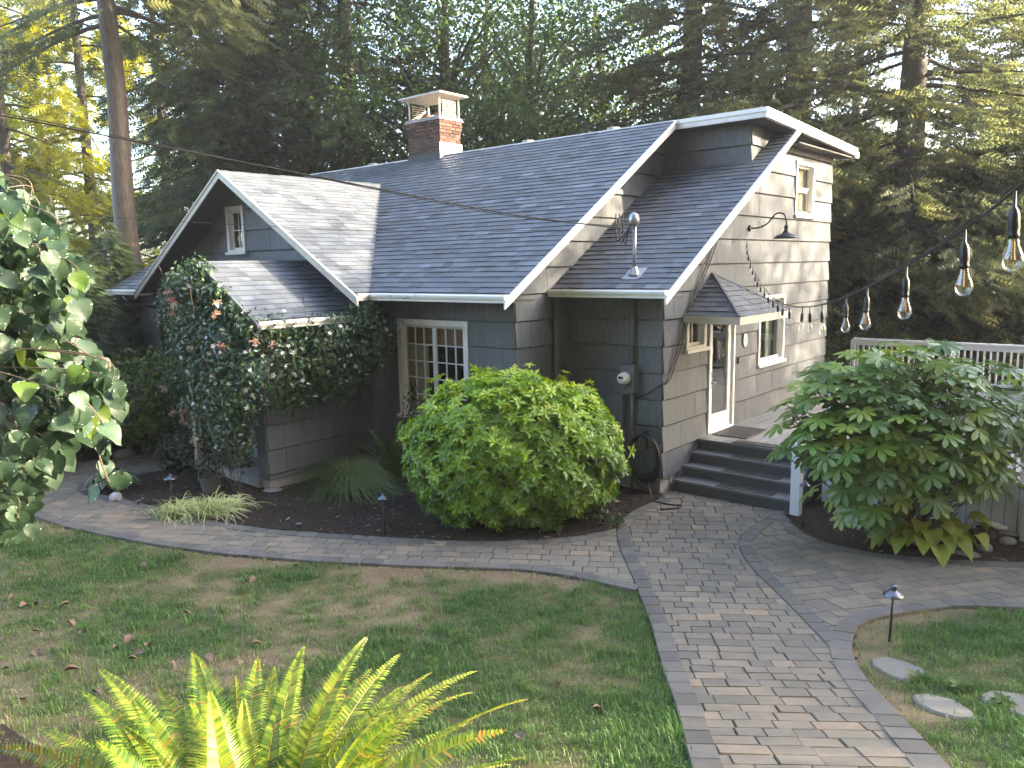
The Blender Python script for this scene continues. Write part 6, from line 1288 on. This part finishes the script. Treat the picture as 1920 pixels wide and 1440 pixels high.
def broad_meshes(seed, H, zc, r, ncl, per, tr, lsize=0.16, zb=3.0):
    g = np.random.default_rng(seed); cl = []
    while len(cl) < ncl:
        d = g.normal(size=3); d /= np.linalg.norm(d); rad = 1 - 0.75 * g.random() ** 1.8
        c = np.array([0, 0, zc]) + d * rad * np.array(r) * (1 + 0.15 * sin(d[0] * 6 + seed) * cos(d[2] * 5))
        if c[2] > 1.2: cl.append(c)
    cl = np.array(cl); P = (cl[:, None, :] + g.normal(size=(ncl, per, 3)) * np.array([0.5, 0.5, 0.28])).reshape(-1, 3); n = len(P); u = np.c_[g.normal(size=(n, 2)) * 0.55, np.ones(n)]; ax = np.c_[g.normal(size=(n, 2)), g.normal(size=n) * 0.3 - 0.45]
    V, F, T = scatter(DVm, DFm, P, ax, u, lsize * g.uniform(0.7, 1.3, n), np.clip(np.repeat(g.random(ncl), per) * 0.6 + g.random(n) * 0.4, 0, 1))
    tk = MB(); zs = np.linspace(0, H * 0.8, 8); tk.tube([(0.15 * sin(z * 0.5), 0.15 * cos(z * 0.6), z - 0.3) for z in zs], [tr * (1 - 0.8 * z / (H * 0.8)) + 0.03 for z in zs], 10); lm_ = MB()
    for c in cl[:60]:
        z0 = max(zb, c[2] - 1.5 - 2.0 * g.random()); b = np.array([0.15 * sin(z0 * 0.5), 0.15 * cos(z0 * 0.6), z0 - 0.3]); lm_.tube(smooth_path([b, (b + c) / 2 + np.array([0, 0, 0.4]), c], 4), list(np.linspace(0.07, 0.012, 9)), 5, cap=False)
    def fin(mb, nm):
        me = bpy.data.meshes.new(nm); me.from_pydata(mb.v, [], mb.f); me.update(); me.polygons.foreach_set('use_smooth', np.ones(len(me.polygons), bool)); return me
    return dict(trunk=fin(tk, 'trunk'), limbs=fin(lm_, 'limbs'), crown=mesh_np('crown', V, F, T))
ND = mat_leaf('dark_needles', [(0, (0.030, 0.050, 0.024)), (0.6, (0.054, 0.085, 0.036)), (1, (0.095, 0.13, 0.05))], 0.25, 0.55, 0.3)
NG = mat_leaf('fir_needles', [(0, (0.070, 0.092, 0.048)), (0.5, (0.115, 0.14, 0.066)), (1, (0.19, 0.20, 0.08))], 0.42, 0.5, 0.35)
NY_ = mat_leaf('sun_tinted_hemlock', [(0, (0.14, 0.16, 0.018)), (0.5, (0.23, 0.25, 0.028)), (1, (0.33, 0.32, 0.045))], 0.5, 0.5, 0.3)  # sunlit yellow put into the needle colour
BL = mat_leaf('maple_leaf', [(0, (0.034, 0.062, 0.020)), (0.6, (0.060, 0.105, 0.028)), (1, (0.11, 0.16, 0.035))], 0.4, 0.45, 0.4)
PROTO = {
    'fir': conifer_meshes(1, 23, 2.2, 4.6, 140, 19, SPF, 0.62, 0.30, 0.42, 0.80, 0.45),
    'fir2': conifer_meshes(2, 23, 3.2, 4.2, 125, 19, SPF, 0.62, 0.38, 0.36, 0.80, 0.55),
    'dougfir': conifer_meshes(3, 24, 2.6, 5.4, 125, 18, SPB, 0.78, 0.24, 0.52, 0.80, 0.30),
    'hemlock': conifer_meshes(4, 20, 1.0, 4.6, 85, 12, SPF, 0.85, 0.34, 0.30, 0.85, 0.65),
    'mid': conifer_meshes(11, 23, 6.2, 4.0, 105, 17, SPF, 0.64, 0.42, 0.34, 0.85, 0.6),
    'high': conifer_meshes(5, 24, 10.4, 4.2, 80, 16, SPF, 0.66, 0.42, 0.36, 0.9, 0.6),
    'hedge': conifer_meshes(6, 7.0, 0.25, 2.3, 150, 34, SPF, 0.42, 0.25, 0.12, 0.75, 0.35),
    'broad': broad_meshes(7, 17, 8.6, (5.0, 5.0, 6.2), 520, 44, 0.30),
    'broad2': broad_meshes(8, 16, 8.0, (4.4, 4.4, 5.8), 380, 40, 0.26),
    'thin': broad_meshes(9, 13, 7.6, (2.8, 2.8, 4.6), 115, 44, 0.16, 0.17)}
LEAFM = dict(fir=ND, fir2=ND, dougfir=NG, hemlock=NY_, high=NG, mid=ND, hedge=ND, broad=BL, broad2=BL, thin=BL)
_variants = {}
def tree(kind, xy, sc, rz, name, lab, group=None, leaf=None, bark=BARKD, zs=1.0):
    t = thing(name, lab, 'tree', (xy[0], xy[1], -0.15), group); t.scale = (sc, sc, sc * zs); t.rotation_euler = (0, 0, rz)
    for part, me in PROTO[kind].items():
        mat = (leaf or LEAFM[kind]) if part == 'crown' else bark; key = (kind, part, mat.name)
        if key not in _variants:
            m2 = me if not me.materials else me.copy(); m2.materials.clear(); m2.materials.append(mat); _variants[key] = m2
        o = link(part, _variants[key], t, None, local=True)
        if part == 'limbs': o['kind'] = 'stuff'
    return t
def txy(U, d): q = at_depth(U, 560, d); return q[:2]
# behind the house, left to right
tree('high', txy(250, 22.5), 1.0, 0.4, 'fir_tree', 'tall fir with bare brown trunk left of the gable', bark=BARK)
G1 = 'sunlit hemlocks beyond the trees'
tree('hemlock', txy(40, 31), 1.0, 0.0, 'hemlock_tree', 'sunlit yellow-green hemlock left of the bare fir trunk', G1); tree('hemlock', txy(190, 34), 1.05, 2.0, 'hemlock_tree', 'sunlit yellow-green hemlock directly behind the bare fir trunk', G1); tree('hemlock', txy(330, 35), 0.95, 4.1, 'hemlock_tree', 'sunlit yellow-green hemlock between bare fir trunk and gable', G1); tree('hemlock', txy(110, 38), 1.1, 1.1, 'hemlock_tree', 'sunlit hemlock deep in the wood between two others', G1)
tree('mid', txy(425, 28), 1.05, 1.0, 'fir_tree', 'dark fir with drooping boughs above the gable peak'); tree('mid', txy(486, 26.5), 0.95, 2.6, 'fir_tree', 'dark fir, first of the twin trunks beside the chimney'); tree('mid', txy(515, 27.5), 0.98, 4.4, 'fir_tree', 'dark fir, second of the twin trunks beside the chimney'); tree('fir2', txy(672, 27), 1.05, 0.7, 'fir_tree', 'dark fir with visible trunk just left of the chimney')
tree('broad', txy(850, 26), 1.0, 0.3, 'maple_tree', 'leafy maple directly behind the chimney'); tree('broad2', txy(1010, 27), 1.0, 1.7, 'maple_tree', 'looser maple with sky showing through above the ridge'); tree('broad', txy(925, 34), 1.1, 2.3, 'maple_tree', 'dense maple deep behind the ridge'); tree('broad', txy(1120, 33), 1.05, 4.6, 'maple_tree', 'dense maple between the ridge and the firs'); tree('broad2', txy(610, 29), 0.95, 3.0, 'maple_tree', 'maple half hidden between the dark fir trunks')
tree('dougfir', txy(1480, 24), 1.05, 0.2, 'douglas_fir', 'huge fir with thick trunk behind the shed roof', bark=BARK); tree('dougfir', txy(1290, 25), 0.9, 2.2, 'douglas_fir', 'bushy fir rising behind the middle of the ridge'); tree('dougfir', txy(1690, 23), 0.95, 4.0, 'douglas_fir', 'fir with sunlit bough tips right of the side wall'); tree('dougfir', txy(1930, 25), 0.8, 1.2, 'douglas_fir', 'fir above the string of bulbs at the garden edge'); tree('dougfir', txy(1590, 36), 0.75, 5.0, 'douglas_fir', 'fir standing behind the thick-trunked fir')
NL_ = mat_leaf('sun_tinted_needles', [(0, (0.06, 0.085, 0.016)), (0.5, (0.12, 0.145, 0.022)), (1, (0.22, 0.22, 0.04))], 0.4, 0.5, 0.3)  # hedge needles recoloured as if the sun were on them
for U_, d_, s_, lab, lf_ in ((1600, 24.5, 0.86, 'dark conifer behind the railing next to the wall corner', None), (1690, 23.5, 0.95, 'dark conifer behind the middle of the railing', None), (1780, 23, 1.0, 'dark conifer above the big-leaved shrub', None), (1870, 22.5, 1.0, 'dark conifer behind the hanging bulbs', None), (1960, 22, 1.05, 'dark conifer at the open end of the railing', None), (1590, 28, 1.15, 'yellow-green conifer tinted as if sunlit beside the house corner', NL_), (1660, 29, 1.05, 'yellow-green conifer half behind the dark hedge', NL_)):
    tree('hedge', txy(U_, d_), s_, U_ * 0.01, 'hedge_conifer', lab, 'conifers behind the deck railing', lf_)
for U_, d_, s_, lab in ((110, 17.5, 0.70, 'dark yew-like conifer left of the bare fir trunk'), (20, 15.5, 0.74, 'dark conifer behind the heart-leaved tree'), (205, 20, 0.68, 'dark conifer at the foot of the bare fir trunk'), (-70, 14.5, 0.9, 'dark conifer at the garden edge beside the far path'), (290, 21, 0.55, 'small dark conifer behind the far roof corner')):
    tree('hedge', txy(U_, d_), s_, U_ * 0.013, 'yew_tree', lab, 'dark conifers beyond the far path')
k = 0
for U_ in np.arange(-150, 2150, 150):
    k += 1; kind = ('fir', 'hemlock', 'fir2', 'dougfir')[k % 4] if U_ < 1150 else ('dougfir', 'fir')[k % 2]; tree(kind, txy(U_, 46 + 9 * (k % 3)), 0.34 + 0.06 * (k % 3), k * 1.3, 'distant_conifer', 'distant conifer in the wood far behind the house', 'far wood behind the house')
# trees on the sunward side of the garden (they throw the shade)
def sw(s, w): return (s * cos(SUN_AZ) - w * sin(SUN_AZ), s * sin(SUN_AZ) + w * cos(SUN_AZ))
for s_, w_, kind, sc, lab in ((15, -4.9, 'broad', 0.84, 'round maple nearest the stepping stones on the sunny side'), (15, -1.5, 'broad', 0.80, 'second round maple of the sunny-side row'), (18.5, -3.4, 'broad', 0.82, 'maple standing behind the sunny-side row'), (18.5, -0.7, 'broad', 0.84, 'taller maple behind the sunny-side row'),
                             (30, 2.2, 'thin', 1.62, 'thin young maple in the sunny-side row'), (30, -1.6, 'thin', 1.66, 'tall open maple in the sunny-side row'), (26, 5.0, 'thin', 1.0, 'slender maple in the sunny-side row'), (34, 6.0, 'thin', 1.28, 'open young maple in the sunny-side row'), (16, 8.0, 'fir', 0.40, 'small fir beyond the deck end')):
    tree(kind, sw(s_, w_), sc, w_, 'boundary_tree', lab, 'trees on the sunny side of the garden')
# ================================================================== haze volume added to lift the dark tones
hz = MB(); hz.box(-75, 80, -45, 95, -1.3, 27.0); hzo = hz.build('haze', None, kind='stuff', label='thin haze added to lift dark tones across the garden', category='haze')
m, n, o = newmat('lift_haze'); pv = N(n, 'ShaderNodeVolumePrincipled'); pv.inputs['Color'].default_value = (0.92, 0.95, 1.0, 1); pv.inputs['Density'].default_value = 0.0008; pv.inputs['Anisotropy'].default_value = 0.35
n.links.new(pv.outputs[0], o.inputs['Volume']); hzo.data.materials.append(m)
